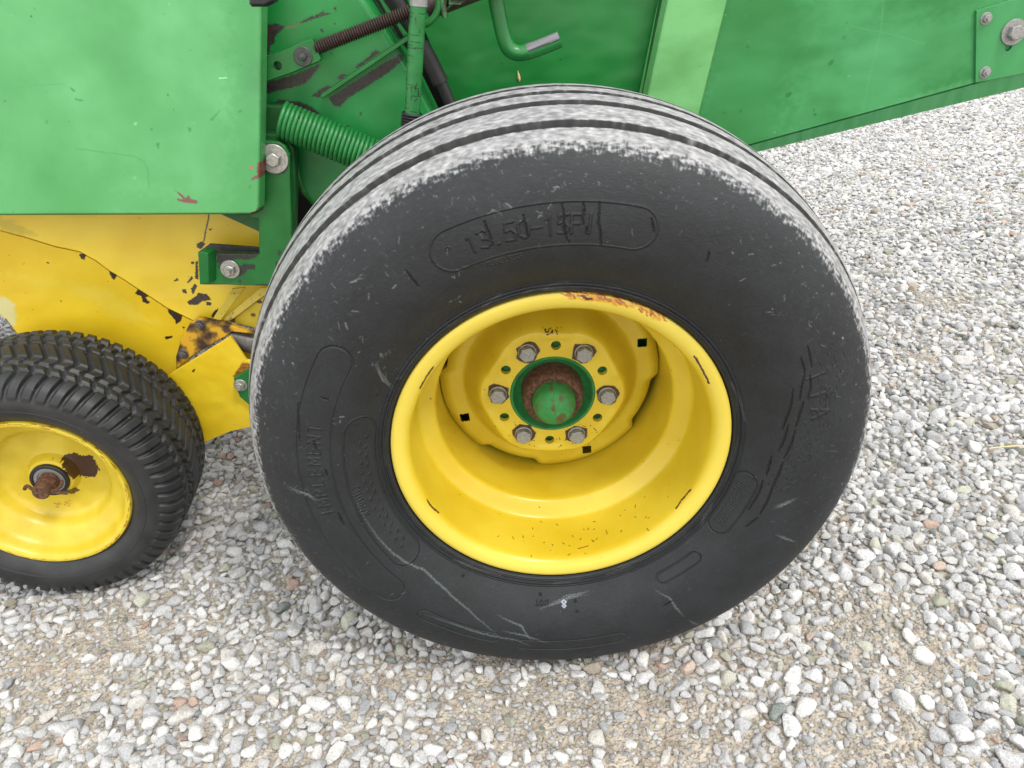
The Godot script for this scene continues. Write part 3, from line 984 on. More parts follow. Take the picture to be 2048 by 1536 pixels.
func linkage() -> void:
	# bent crank rod with a worn tip
	var cp := smooth_path([Vector3(-0.0288, 0.9775, -0.5), Vector3(-0.0277, 0.9378, -0.5), Vector3(-0.0258, 0.9035, -0.5), Vector3(-0.0219, 0.8715, -0.5), Vector3(-0.0179, 0.8474, -0.5), Vector3(-0.0114, 0.8322, -0.5), Vector3(0.0016, 0.825, -0.5), Vector3(0.0193, 0.8256, -0.5)], 6)
	var cm := mottled(64, 256, GREEN_A.lightened(0.04), GREEN_B.lightened(0.05), 0.02, 57)
	specks(cm, 25, rng, CHIP, 0.6, 1.8)
	var crank := pipe("crank_handle", cp, 0.0122, skin(cm, 0.33), baler, 18)
	cm.fill(Color(0.15, 0.45, 0.2))
	var tip := pipe("worn_tip", [Vector3(0.0169, 0.8254, -0.5), Vector3(0.0332, 0.8287, -0.5), Vector3(0.0495, 0.833, -0.5), Vector3(0.0691, 0.8385, -0.5)], 0.0124, skin(worn_image(), 0.35), crank, 18)
	tip.set_meta("label", "bare worn metal end of the crank handle")
	# turnbuckle: flat clevis, threaded rod
	var hole := ngon(Vector3(-0.3713, 0.8469, -0.46), Vector3.BACK, 0.0065, 16)
	var cl := sheet("clevis_bar", [Vector3(-0.4231, 0.8527, -0.46), Vector3(-0.3939, 0.86, -0.46), Vector3(-0.344, 0.871, -0.46), Vector3(-0.3438, 0.8718, -0.46), Vector3(-0.328, 0.8774, -0.46), Vector3(-0.3133, 0.8789, -0.46), Vector3(-0.3097, 0.8789, -0.46), Vector3(-0.3067, 0.8642, -0.46), Vector3(-0.3032, 0.8497, -0.46), Vector3(-0.3065, 0.8461, -0.46), Vector3(-0.3529, 0.8341, -0.46), Vector3(-0.4034, 0.8234, -0.46), Vector3(-0.4329, 0.8168, -0.46)], Vector3.BACK, 0.016, M.green, baler, 0.0018, Rect2(0, 0, 1, 1), [hole])
	var pc: Vector3 = Vector3(-0.3298, 0.856, -0.46)
	put("pivot_pin", lathe_mesh([Vector2(0.0145, -0.001), Vector2(0.0145, 0.0012), Vector2(0.0135, 0.002), Vector2(0.006, 0.002), Vector2(0.0058, 0.006), Vector2(0.0048, 0.008), Vector2(0.0022, 0.0085), Vector2(0.002, 0.0105), Vector2(0.0003, 0.011)], 28, M.chipped, Transform3D(Basis.IDENTITY, pc)), cl)
	var ends: Array = [Vector3(-0.3111, 0.8646, -0.46), Vector3(-0.0855, 0.919, -0.46)]
	var dr: Vector3 = (ends[1] - ends[0]).normalized()
	ends[0] -= Vector3(0, 0, 0.008)
	ends[1] -= Vector3(0, 0, 0.008)
	var len: float = ends[0].distance_to(ends[1])
	var prof := []
	var n := int(len / 0.0040)
	for i in n:
		prof.append(Vector2(0.0074, i * 0.0040))
		prof.append(Vector2(0.0103, i * 0.0040 + 0.0014))
		prof.append(Vector2(0.0103, i * 0.0040 + 0.0023))
	prof.reverse()
	put("threaded_rod", lathe_mesh(prof, 22, M.rust_dark, Transform3D(basis_for(dr), ends[0]), true), baler)
	# hub of the turnbuckle beyond the hose: tube, keeper plates and strap
	put("turnbuckle_body", lathe_mesh([Vector2(0.0, 0.34), Vector2(0.015, 0.34), Vector2(0.016, 0.338), Vector2(0.016, 0.0), Vector2(0.011, 0.0)], 24, M.rust_dark, Transform3D(basis_for(dr), Vector3(-0.1318, 0.9036, -0.46) - Vector3(0, 0, 0.008)), true), baler)
	pipe("retaining_strap", smooth_path([Vector3(-0.1498, 0.8814, -0.44), Vector3(-0.1334, 0.8846, -0.44), Vector3(-0.1209, 0.8921, -0.44), Vector3(-0.1136, 0.9025, -0.44), Vector3(-0.1112, 0.9147, -0.44), Vector3(-0.1099, 0.9268, -0.44)], 5), 0.0052, M.green, baler)
	pipe("keeper_ring", smooth_path([Vector3(-0.1073, 0.9266, -0.44), Vector3(-0.1068, 0.9142, -0.44), Vector3(-0.1055, 0.9017, -0.44), Vector3(-0.1044, 0.8906, -0.44)], 4), 0.0048, M.rust_green, baler)
	var kb := sheet("keeper_nut", [Vector3(-0.1013, 0.9199, -0.44), Vector3(-0.0919, 0.919, -0.44), Vector3(-0.0931, 0.9099, -0.44), Vector3(-0.0733, 0.9084, -0.44), Vector3(-0.0753, 0.9061, -0.44), Vector3(-0.0866, 0.9065, -0.44), Vector3(-0.0958, 0.9024, -0.44), Vector3(-0.1008, 0.8981, -0.44), Vector3(-0.1039, 0.9047, -0.44)], Vector3.BACK, 0.02, M.rust_green, baler, 0.003)
	kb.set_meta("label", "green nut with rusty edges on the threaded rod")
	# thin strip standing on the housing
	sheet("guide_strip", [Vector3(-0.3198, 0.7951, -0.475), Vector3(-0.3177, 0.791, -0.475), Vector3(-0.3134, 0.792, -0.475), Vector3(-0.1604, 0.8646, -0.475), Vector3(-0.1592, 0.8722, -0.475), Vector3(-0.3158, 0.7979, -0.475)], Vector3.BACK, 0.048, M.green, baler, 0.0012)
	sheet("frame_strip", [Vector3(-0.2232, 0.9345, -0.54), Vector3(-0.2141, 0.9336, -0.54), Vector3(-0.2051, 0.9159, -0.54), Vector3(-0.1944, 0.8968, -0.54), Vector3(-0.1742, 0.864, -0.54), Vector3(-0.1807, 0.8625, -0.54), Vector3(-0.1894, 0.8818, -0.54), Vector3(-0.2025, 0.8989, -0.54), Vector3(-0.2089, 0.9156, -0.54)], Vector3.BACK, 0.02, M.green, baler, 0.001)
	# hydraulic hose painted green, with its fitting and boot
	var hm := mottled(128, 512, GREEN_A.lightened(0.05), GREEN_B.lightened(0.06), 0.02, 58)
	for k in 90:
		var u := rng.randf()
		var vv := rng.randf()
		var ln := rng.randf_range(0.01, 0.035)
		scratch(hm, [Vector2(u, vv), Vector2(u + rng.randf_range(-0.06, 0.06), vv + ln)] if rng.randf() < 0.6 else [Vector2(u, vv), Vector2(u + 0.2, vv + rng.randf_range(-0.004, 0.004))], Color(0.03, 0.16, 0.06), 0.7, 0.75)
	var hmat := skin(hm, 0.5)
	hmat.uv1_scale = Vector3(1, 4.0, 1)
	var hp := [Vector3(-0.1395, 0.9123, -0.42), Vector3(-0.1439, 0.8927, -0.42), Vector3(-0.1488, 0.8727, -0.42), Vector3(-0.1538, 0.8492, -0.42), Vector3(-0.1588, 0.8251, -0.42), Vector3(-0.1653, 0.7955, -0.42), Vector3(-0.1722, 0.7635, -0.42)]
	var hose := pipe("hydraulic_hose", smooth_path(hp, 4), 0.0121, hmat, baler, 20)
	put("hose_fitting", pipe_mesh([Vector3(-0.1341, 0.9419, -0.42), Vector3(-0.1398, 0.9105, -0.42)], 0.0129, M.zinc, 20), hose)
	var bootp := []
	var b0: Vector3 = Vector3(-0.1719, 0.7652, -0.42)
	var b1: Vector3 = Vector3(-0.1807, 0.727, -0.42)
	for i in 10:
		bootp.append(Vector2(0.0145, i * 0.0045))
		bootp.append(Vector2(0.0172, i * 0.0045 + 0.0022))
	bootp.reverse()
	put("hose_boot", lathe_mesh(bootp, 26, M.rubber, Transform3D(basis_for((b1 - b0).normalized()), b0), true), hose)
	# black hose running down behind
	var bh := pipe("black_hose", smooth_path([Vector3(-0.181, 0.9403, -0.5), Vector3(-0.1767, 0.9175, -0.5), Vector3(-0.1698, 0.8989, -0.5), Vector3(-0.1598, 0.8747, -0.5), Vector3(-0.1468, 0.8447, -0.5), Vector3(-0.1373, 0.8195, -0.5), Vector3(-0.1304, 0.8011, -0.5), Vector3(-0.1241, 0.7844, -0.5), Vector3(-0.1166, 0.7618, -0.5), Vector3(-0.1064, 0.7348, -0.5), Vector3(-0.1008, 0.7172, -0.5)], 5), 0.0098, M.rubber, baler, 16)
	put("hose_sleeve", pipe_mesh(smooth_path([Vector3(-0.1513, 0.8519, -0.5), Vector3(-0.1427, 0.8339, -0.5), Vector3(-0.1353, 0.814, -0.5), Vector3(-0.1274, 0.7928, -0.5)], 4), 0.0134, M.rubber, 18), bh)
	# tension spring
	var s0: Vector3 = Vector3(-0.3826, 0.7699, -0.45)
	var s1: Vector3 = Vector3(-0.2152, 0.6779, -0.45)
	var ax := (s1 - s0).normalized()
	var bs := basis_for(ax)
	var path := []
	var turns := 27
	for i in turns * 20 + 1:
		var an := TAU * i / 20.0
		path.append(s0 + ax * (s0.distance_to(s1) * i / (turns * 20.0)) + bs.x * cos(an) * 0.0262 + bs.y * sin(an) * 0.0262)
	pipe("tension_spring", path, 0.0037, M.green_spring, baler, 10)
	var anchor := sheet("spring_anchor", [Vector3(-0.4284, 0.7954, -0.47), Vector3(-0.4063, 0.7897, -0.47), Vector3(-0.3807, 0.7863, -0.47), Vector3(-0.3948, 0.7449, -0.47), Vector3(-0.4243, 0.7459, -0.47), Vector3(-0.4412, 0.7476, -0.47)], Vector3.BACK, 0.03, M.green_dark, baler, 0.003)
	# pivoted strap with the foot bracket
	var im := mottled(512, 512, GREEN_A, GREEN_B, 0.008, 59, 5, 1.3)
	specks(im, 60, rng, CHIP2, 0.6, 3.0)
	for p in [[Vector2(0.6517, 0.2541), Vector2(0.6951, 0.2498), Vector2(0.735, 0.2587), Vector2(0.7542, 0.293), Vector2(0.7596, 0.3329), Vector2(0.7447, 0.3713), Vector2(0.7221, 0.3893), Vector2(0.6891, 0.3781), Vector2(0.6346, 0.3676)], [Vector2(0.2589, 0.7183), Vector2(0.5059, 0.748), Vector2(0.4801, 0.7642), Vector2(0.4326, 0.7708), Vector2(0.3904, 0.7591), Vector2(0.3491, 0.7701), Vector2(0.3185, 0.7708), Vector2(0.3021, 0.7996), Vector2(0.2836, 0.7978), Vector2(0.2978, 0.7688), Vector2(0.2779, 0.7668), Vector2(0.298, 0.7387)], [Vector2(0.3811, 0.8037), Vector2(0.4199, 0.7885), Vector2(0.4708, 0.7974), Vector2(0.4635, 0.8233), Vector2(0.431, 0.8163), Vector2(0.406, 0.8368), Vector2(0.3792, 0.8495), Vector2(0.3649, 0.8327)], [Vector2(0.3673, 0.8638), Vector2(0.3823, 0.8653), Vector2(0.3708, 0.8836), Vector2(0.3614, 0.8788)], [Vector2(0.4423, 0.8986), Vector2(0.4892, 0.8971), Vector2(0.5241, 0.9108), Vector2(0.5221, 0.9184), Vector2(0.4391, 0.9101)], [Vector2(0.575, 0.7926), Vector2(0.5879, 0.8014), Vector2(0.5754, 0.8345), Vector2(0.5684, 0.8262)], [Vector2(0.6063, 0.7318), Vector2(0.616, 0.744), Vector2(0.6073, 0.7656), Vector2(0.5986, 0.761)]]:
		patch(im, p, CHIP2, 4.0, 1.0, Color(0.15, 0.15, 0.145))
	var sm := skin(im, 0.38)
	var strap := sheet("support_strap", [Vector3(-0.4332, 0.7458, -0.43), Vector3(-0.3903, 0.7408, -0.43), Vector3(-0.3803, 0.7331, -0.43), Vector3(-0.377, 0.7187, -0.43), Vector3(-0.3907, 0.6551, -0.43), Vector3(-0.4074, 0.5771, -0.43), Vector3(-0.4271, 0.5415, -0.43), Vector3(-0.4632, 0.5006, -0.43), Vector3(-0.5156, 0.5076, -0.43), Vector3(-0.5673, 0.5156, -0.43), Vector3(-0.5521, 0.5711, -0.43), Vector3(-0.4682, 0.5599, -0.43), Vector3(-0.4532, 0.621, -0.43), Vector3(-0.4664, 0.6224, -0.43)], Vector3.BACK, 0.012, sm, baler, 0.0018, Rect2(-0.64, 0.47, 0.34, 0.36))
	sheet("strap_rear_plate", [Vector3(-0.4157, 0.7515, -0.447), Vector3(-0.3956, 0.75, -0.447), Vector3(-0.3797, 0.741, -0.447), Vector3(-0.3718, 0.7237, -0.447), Vector3(-0.3761, 0.6982, -0.447), Vector3(-0.3866, 0.6498, -0.447), Vector3(-0.4068, 0.5737, -0.447), Vector3(-0.437, 0.5221, -0.447), Vector3(-0.4743, 0.526, -0.447)], Vector3.BACK, 0.018, M.green_dark, strap, 0.004)
	bolt(strap, Vector3(-0.4033, 0.7152, -0.43), Vector3.BACK, 0.0122, 0.0232, M.steel, 0.0, 0.25)
	bolt(strap, Vector3(-0.5236, 0.539, -0.43), Vector3.BACK, 0.0105, 0.0165, M.steel, 0.009, 0.5)
	sheet("foot_flange", [Vector3(-0.5622, 0.5788, -0.41), Vector3(-0.5554, 0.5813, -0.41), Vector3(-0.5445, 0.577, -0.41), Vector3(-0.5592, 0.5234, -0.41), Vector3(-0.5759, 0.5235, -0.41)], Vector3(-0.35, 0, 1).normalized(), 0.02, M.green, strap, 0.002)
	sheet("channel_web", [Vector3(-0.5841, 0.5626, -0.465), Vector3(-0.5591, 0.5756, -0.465), Vector3(-0.4739, 0.5601, -0.465), Vector3(-0.4918, 0.492, -0.465), Vector3(-0.5942, 0.5029, -0.465)], Vector3.BACK, 0.004, M.chipped, strap, 0.0005)
	sheet("gusset", [Vector3(-0.5169, 0.6321, -0.44), Vector3(-0.4518, 0.6254, -0.44), Vector3(-0.4598, 0.595, -0.44)], Vector3.BACK, 0.01, M.green_dark, baler, 0.001)

func worn_image() -> Image:
	var im := mottled(256, 64, Color(0.30, 0.30, 0.31), Color(0.52, 0.52, 0.54), 0.02, 60, 4, 1.6)
	specks(im, 30, rng, Color(0.24, 0.12, 0.08), 2.0, 9.0, 0.8)
	for x in 256:
		for y in 64:
			# the rubbed side is the upper front, the paint holds below
			var u := x / 256.0
			var e := absf(fposmod(u - 0.06 + 0.5, 1.0) - 0.5) + 0.05 * jag.get_noise_2d(x * 2.0, y * 3.0)
			if e > 0.15:
				mix_px(im, x, y, GREEN_B.lightened(0.05) if e > 0.175 else Color(0.07, 0.07, 0.06), 1.0)
	return im

func pipe_mesh(path: Array, r: float, m: Material, seg := 14) -> ArrayMesh:
	var g := Geo.new()
	tube(g, path, r, seg)
	return g.mesh(m)

func pickup() -> void:
	# creased yellow side plate of the pickup
	var im := mottled(1024, 768, Color(0.84, 0.70, 0.10), Color(0.89, 0.76, 0.16), 0.004, 61, 6, 1.6)
	specks(im, 110, rng, CHIP, 0.6, 2.6)
	specks(im, 60, rng, Color(0.72, 0.56, 0.04), 1.0, 5.0, 0.5)
	wash(im, [Vector2(0.2995, 0.4843), Vector2(0.3308, 0.4796), Vector2(0.3399, 0.511), Vector2(0.3349, 0.5507), Vector2(0.3211, 0.5895), Vector2(0.3009, 0.6069), Vector2(0.26, 0.6)], Color(0.80, 0.78, 0.58), 0.9, 6.0)
	wash(im, [Vector2(0.2872, 0.3848), Vector2(0.3601, 0.3967), Vector2(0.4126, 0.4635), Vector2(0.4517, 0.4504), Vector2(0.5498, 0.4861), Vector2(0.5942, 0.5534), Vector2(0.6066, 0.6065), Vector2(0.6376, 0.6324), Vector2(0.555, 0.6185), Vector2(0.4697, 0.4729), Vector2(0.3943, 0.4216)], Color(0.86, 0.80, 0.40), 0.35, 18.0)
	for p in [[Vector2(0.5204, 0.3627), Vector2(0.5355, 0.3651), Vector2(0.525, 0.3841), Vector2(0.5199, 0.3786)], [Vector2(0.5674, 0.4306), Vector2(0.5801, 0.4457), Vector2(0.5714, 0.4637), Vector2(0.5676, 0.4558)], [Vector2(0.6043, 0.5149), Vector2(0.6164, 0.5011), Vector2(0.6263, 0.5101), Vector2(0.6302, 0.5292), Vector2(0.6222, 0.5359), Vector2(0.6297, 0.5522), Vector2(0.6233, 0.5582), Vector2(0.6136, 0.5475), Vector2(0.6158, 0.5278), Vector2(0.6074, 0.5214)], [Vector2(0.6605, 0.5847), Vector2(0.672, 0.5882), Vector2(0.6879, 0.6139), Vector2(0.6815, 0.6304), Vector2(0.6679, 0.6416), Vector2(0.6695, 0.6232), Vector2(0.6608, 0.598)], [Vector2(0.6795, 0.6525), Vector2(0.6849, 0.656), Vector2(0.681, 0.6632)], [Vector2(0.6343, 0.6844), Vector2(0.6522, 0.6832), Vector2(0.6495, 0.6901), Vector2(0.6334, 0.6959)], [Vector2(0.4452, 0.3797), Vector2(0.4512, 0.3792), Vector2(0.4481, 0.3854)]]:
		patch(im, p, Color(0.16, 0.11, 0.09), 2.2, 1.0, Color(0.24, 0.17, 0.13))
	scratch(im, [Vector2(0.3076, 0.5614), Vector2(0.3125, 0.5984), Vector2(0.3197, 0.6442), Vector2(0.3285, 0.6857)], RUST, 1.5, 0.9)
	var low := sheet("pickup_side_plate", [Vector3(-1.0301, 0.662, -0.5), Vector3(-0.9268, 0.6247, -0.5), Vector3(-0.8858, 0.607, -0.5), Vector3(-0.8451, 0.5868, -0.5), Vector3(-0.8062, 0.573, -0.5), Vector3(-0.784, 0.5533, -0.5), Vector3(-0.767, 0.5318, -0.5), Vector3(-0.7483, 0.5138, -0.5), Vector3(-0.7301, 0.4937, -0.5), Vector3(-0.7094, 0.4724, -0.5), Vector3(-0.6883, 0.4492, -0.5), Vector3(-0.6491, 0.4192, -0.5), Vector3(-0.665, 0.359, -0.5), Vector3(-0.7067, 0.3027, -0.5), Vector3(-0.7603, 0.2125, -0.5), Vector3(-0.869, 0.1747, -0.5), Vector3(-0.9676, 0.269, -0.5), Vector3(-0.9782, 0.4157, -0.5), Vector3(-0.9871, 0.4526, -0.5), Vector3(-0.9974, 0.4762, -0.5), Vector3(-1.0868, 0.5458, -0.5)], Vector3.BACK, 0.006, sheet_skin(im, 0.36), baler, 0.001, Rect2(-1.25, 0.22, 0.85, 0.55))
	var im2 := mottled(1024, 768, Color(0.87, 0.735, 0.11), Color(0.92, 0.80, 0.17), 0.004, 62, 6, 1.6)
	specks(im2, 80, rng, CHIP, 0.6, 2.2)
	for p in [[Vector2(0.7214, 0.526), Vector2(0.7317, 0.5098), Vector2(0.7361, 0.5179), Vector2(0.7225, 0.546)], [Vector2(0.7065, 0.567), Vector2(0.728, 0.5512), Vector2(0.7346, 0.5424), Vector2(0.7511, 0.5512), Vector2(0.7567, 0.5716), Vector2(0.7356, 0.5729), Vector2(0.7254, 0.5827), Vector2(0.7091, 0.5758)], [Vector2(0.7478, 0.6254), Vector2(0.7659, 0.6026), Vector2(0.7672, 0.6173), Vector2(0.752, 0.6362)], [Vector2(0.6889, 0.4956), Vector2(0.699, 0.4824), Vector2(0.7018, 0.4895)], [Vector2(0.7163, 0.5023), Vector2(0.7302, 0.483), Vector2(0.7311, 0.492), Vector2(0.7192, 0.5054)], [Vector2(0.7035, 0.5216), Vector2(0.7116, 0.5245), Vector2(0.7098, 0.5395), Vector2(0.7027, 0.5354)], [Vector2(0.7555, 0.3827), Vector2(0.7691, 0.3768), Vector2(0.7732, 0.3868), Vector2(0.7626, 0.4001), Vector2(0.7548, 0.396)], [Vector2(0.7451, 0.4392), Vector2(0.7502, 0.4358), Vector2(0.7415, 0.4983), Vector2(0.735, 0.4943)], [Vector2(0.7451, 0.5768), Vector2(0.7561, 0.581), Vector2(0.753, 0.5916), Vector2(0.7449, 0.5877)], [Vector2(0.7356, 0.4369), Vector2(0.7427, 0.4363), Vector2(0.7398, 0.4461), Vector2(0.7351, 0.445)], [Vector2(0.7876, 0.3386), Vector2(0.7942, 0.3415), Vector2(0.7906, 0.3469), Vector2(0.7876, 0.3444)]]:
		patch(im2, p, Color(0.16, 0.115, 0.09), 2.4, 1.0, Color(0.24, 0.18, 0.14))
	scratch(im2, [Vector2(0.7956, 0.2963), Vector2(0.7866, 0.3273), Vector2(0.7791, 0.3523), Vector2(0.7723, 0.3776)], Color(0.34, 0.30, 0.20), 1.1, 0.75)
	wash(im2, [Vector2(0.3299, 0.1748), Vector2(0.4116, 0.2263), Vector2(0.4526, 0.2825), Vector2(0.4314, 0.2828), Vector2(0.3902, 0.2533), Vector2(0.3246, 0.1986)], Color(0.66, 0.60, 0.16), 0.5, 8.0)
	sheet("pickup_top_plate", [Vector3(-1.0107, 0.6797, -0.4832), Vector3(-1.015, 0.6675, -0.4807), Vector3(-0.9189, 0.6286, -0.4891), Vector3(-0.8802, 0.6102, -0.492), Vector3(-0.8414, 0.5894, -0.4946), Vector3(-0.8046, 0.5746, -0.4978), Vector3(-0.7825, 0.5549, -0.4981), Vector3(-0.7652, 0.5336, -0.4975), Vector3(-0.7466, 0.5157, -0.4975), Vector3(-0.7283, 0.4958, -0.4972), Vector3(-0.7075, 0.4746, -0.4971), Vector3(-0.6863, 0.4516, -0.4967), Vector3(-0.6478, 0.4212, -0.4978), Vector3(-0.6036, 0.4082, -0.5024), Vector3(-0.5469, 0.4374, -0.5153), Vector3(-0.4797, 0.4582, -0.5284), Vector3(-0.4504, 0.6004, -0.5544)], Vector3(0.1454, 0.1486, 0.9781), 0.006, sheet_skin(im2, 0.36), low, 0.0022, Rect2(-1.25, 0.22, 0.85, 0.55))
	# struts and clutter under the bracket
	sheet("brace_strip", [Vector3(-0.5477, 0.486, -0.475), Vector3(-0.5241, 0.4856, -0.475), Vector3(-0.5878, 0.4253, -0.475), Vector3(-0.6003, 0.4303, -0.475)], Vector3(0.3, 0.2, 1).normalized(), 0.006, M.yellow_worn, baler, 0.001)
	sheet("brace_strip", [Vector3(-0.4999, 0.4801, -0.482), Vector3(-0.4742, 0.4773, -0.482), Vector3(-0.5704, 0.4215, -0.482), Vector3(-0.591, 0.4215, -0.482)], Vector3(0.1, 0.4, 1).normalized(), 0.006, M.yellow_worn, baler, 0.001)
	sheet("brace_foot", [Vector3(-0.579, 0.4158, -0.49), Vector3(-0.5387, 0.4424, -0.49), Vector3(-0.4584, 0.4777, -0.49), Vector3(-0.4813, 0.3735, -0.49), Vector3(-0.5304, 0.3962, -0.49)], Vector3.BACK, 0.006, M.yellow_worn, baler, 0.001)
	pipe("drive_tube", [Vector3(-0.5878, 0.3905, -0.485), Vector3(-0.5555, 0.3754, -0.485), Vector3(-0.4965, 0.3498, -0.485)], 0.021, M.steel_dull, baler, 22)
	sheet("skid_rail", [Vector3(-0.5704, 0.3616, -0.478), Vector3(-0.4944, 0.3517, -0.478), Vector3(-0.5002, 0.3286, -0.478), Vector3(-0.5709, 0.3409, -0.478)], Vector3.BACK, 0.004, M.yellow, baler, 0.001)
	# rusty bracket with two bolts
	var im3 := mottled(512, 384, Color(0.20, 0.12, 0.05), Color(0.76, 0.58, 0.08), 0.016, 63, 5, 2.6)
	var rb := sheet("rusty_bracket", [Vector3(-0.6945, 0.3395, -0.465), Vector3(-0.6868, 0.3653, -0.465), Vector3(-0.6671, 0.3979, -0.465), Vector3(-0.6404, 0.4303, -0.465), Vector3(-0.6232, 0.4409, -0.465), Vector3(-0.5773, 0.4248, -0.465), Vector3(-0.5265, 0.3961, -0.465), Vector3(-0.5675, 0.4054, -0.465), Vector3(-0.5855, 0.396, -0.465), Vector3(-0.645, 0.3694, -0.465)], Vector3(-0.1, 0.15, 1).normalized(), 0.012, skin(im3, 0.6), baler, 0.002, Rect2(-0.75, 0.3, 0.35, 0.25))
	rb.set_meta("label", "rusty yellow bracket with two dark bolts")
	bolt(rb, Vector3(-0.621, 0.4262, -0.465), Vector3.BACK, 0.0072, 0.0098, M.steel_dull, 0.005)
	bolt(rb, Vector3(-0.6702, 0.3702, -0.465), Vector3.BACK, 0.0072, 0.0098, M.steel_dull, 0.005)
	# plain guard plate beside the road wheel
	var im4 := mottled(512, 512, Color(0.82, 0.69, 0.09), Color(0.86, 0.74, 0.14), 0.006, 64, 5, 1.4)
	specks(im4, 50, rng, CHIP, 0.6, 2.2)
	patch(im4, [Vector2(0.2572, 0.3129), Vector2(0.2766, 0.2982), Vector2(0.2833, 0.3037), Vector2(0.2666, 0.3236)], Color(0.40, 0.24, 0.10), 2.0)
	patch(im4, [Vector2(0.4657, 0.3703), Vector2(0.5415, 0.2881), Vector2(0.5896, 0.3055), Vector2(0.578, 0.3488), Vector2(0.4882, 0.3851)], Color(0.62, 0.36, 0.07), 5.0, 0.8, RUST)
	var gp := sheet("guard_plate", [Vector3(-0.7124, 0.3311, -0.45), Vector3(-0.6987, 0.3389, -0.45), Vector3(-0.6396, 0.3684, -0.45), Vector3(-0.5671, 0.4041, -0.45), Vector3(-0.5564, 0.3695, -0.45), Vector3(-0.5515, 0.3523, -0.45), Vector3(-0.5282, 0.3456, -0.45), Vector3(-0.5067, 0.3284, -0.45), Vector3(-0.536, 0.2125, -0.45), Vector3(-0.5646, 0.2066, -0.45), Vector3(-0.5845, 0.2048, -0.45), Vector3(-0.625, 0.1992, -0.45), Vector3(-0.6508, 0.1905, -0.45), Vector3(-0.677, 0.1813, -0.45), Vector3(-0.7174, 0.1775, -0.45), Vector3(-0.7209, 0.2878, -0.45)], Vector3.BACK, 0.005, sheet_skin(im4, 0.36), baler, 0.001, Rect2(-0.75, 0.1, 0.35, 0.35))
	gp.set_meta("label", "plain yellow guard plate with curved lower edge")
	var lug := sheet("green_lug", [Vector3(-0.5817, 0.3213, -0.44), Vector3(-0.5638, 0.3299, -0.44), Vector3(-0.5413, 0.3421, -0.44), Vector3(-0.5229, 0.3421, -0.44), Vector3(-0.5453, 0.2562, -0.44), Vector3(-0.5694, 0.2625, -0.44), Vector3(-0.5812, 0.2802, -0.44), Vector3(-0.5833, 0.3022, -0.44)], Vector3.BACK, 0.008, M.green, baler, 0.0012)
	bolt(lug, Vector3(-0.5725, 0.3061, -0.44), Vector3.BACK, 0.0092, 0.0125, M.steel, 0.006)

# ------------------------------------------------------------------ wheels
# front half of the tyre's section, (radius, z), from the bead out over the shoulder to the far edge of the tread
const TYRE := [[0.2205, -0.012], [0.2222, -0.003], [0.2245, 0.003], [0.229, 0.0065], [0.2315, 0.0055], [0.2345, 0.008], [0.2372, 0.007], [0.241, 0.0095], [0.2505, 0.0165], [0.258, 0.0222], [0.2655, 0.027], [0.275, 0.0322], [0.286, 0.0362], [0.2965, 0.039], [0.3065, 0.0405], [0.3165, 0.0408], [0.3265, 0.0402], [0.337, 0.0392], [0.347, 0.0372], [0.3562, 0.0345], [0.365, 0.0308], [0.3735, 0.0264], [0.381, 0.0212], [0.3875, 0.0155], [0.3935, 0.0085], [0.3985, -0.0005]]
const GROOVES := [-0.0205, -0.0735, -0.1145, -0.1550, -0.198, -0.240]
const TEX_S := 0.52

func crown(z: float) -> float:
	var q := (z + 0.14) / 0.14
	return 0.4235 - 0.0225 * q * q - 0.0025 * q * q * q * q

var tyre_prof := []
var tyre_arc := []
func tyre_profile() -> void:
	for p in TYRE:
		tyre_prof.append(Vector2(p[0], p[1]))
	var z := -0.006
	var cuts := []
	for c in GROOVES:
		cuts.append_array([[c + 0.0068, 0.0], [c + 0.0060, -0.0085], [c - 0.0060, -0.0085], [c - 0.0068, 0.0]])
	var pts := []
	for k in 60:
		var zz := -0.006 - k * 0.0046
		var near := false
		for c in GROOVES:
			if absf(zz - c) < 0.0085:
				near = true
		if not near and zz > -0.278:
			pts.append([zz, 0.0])
	pts.append_array(cuts)
	pts.sort_custom(func(a, b): return a[0] > b[0])
	for p in pts:
		tyre_prof.append(Vector2(crown(p[0]) + p[1], p[0]))
	# far shoulder and wall
	for k in range(TYRE.size() - 1, -1, -2):
		tyre_prof.append(Vector2(TYRE[k][0], -0.28 - TYRE[k][1]))
	var a := 0.0
	for i in tyre_prof.size():
		if i:
			var st: float = tyre_prof[i].distance_to(tyre_prof[i - 1])
			# grooves count only their width along the picture
			if i >= TYRE.size() and tyre_prof[i].y > -0.279:
				st = absf(tyre_prof[i].y - tyre_prof[i - 1].y)
			a += st
		tyre_arc.append(a)

func arc_at(z: float) -> float:
	for i in range(TYRE.size(), tyre_prof.size()):
		if tyre_prof[i].y <= z:
			var f: float = (tyre_prof[i - 1].y - z) / maxf(1e-6, tyre_prof[i - 1].y - tyre_prof[i].y)
			return lerpf(tyre_arc[i - 1], tyre_arc[i], f)
	return 0.5

func rad_at(s: float) -> float:
	for i in range(1, tyre_prof.size()):
		if tyre_arc[i] >= s:
			return tyre_prof[i].x
	return 0.4

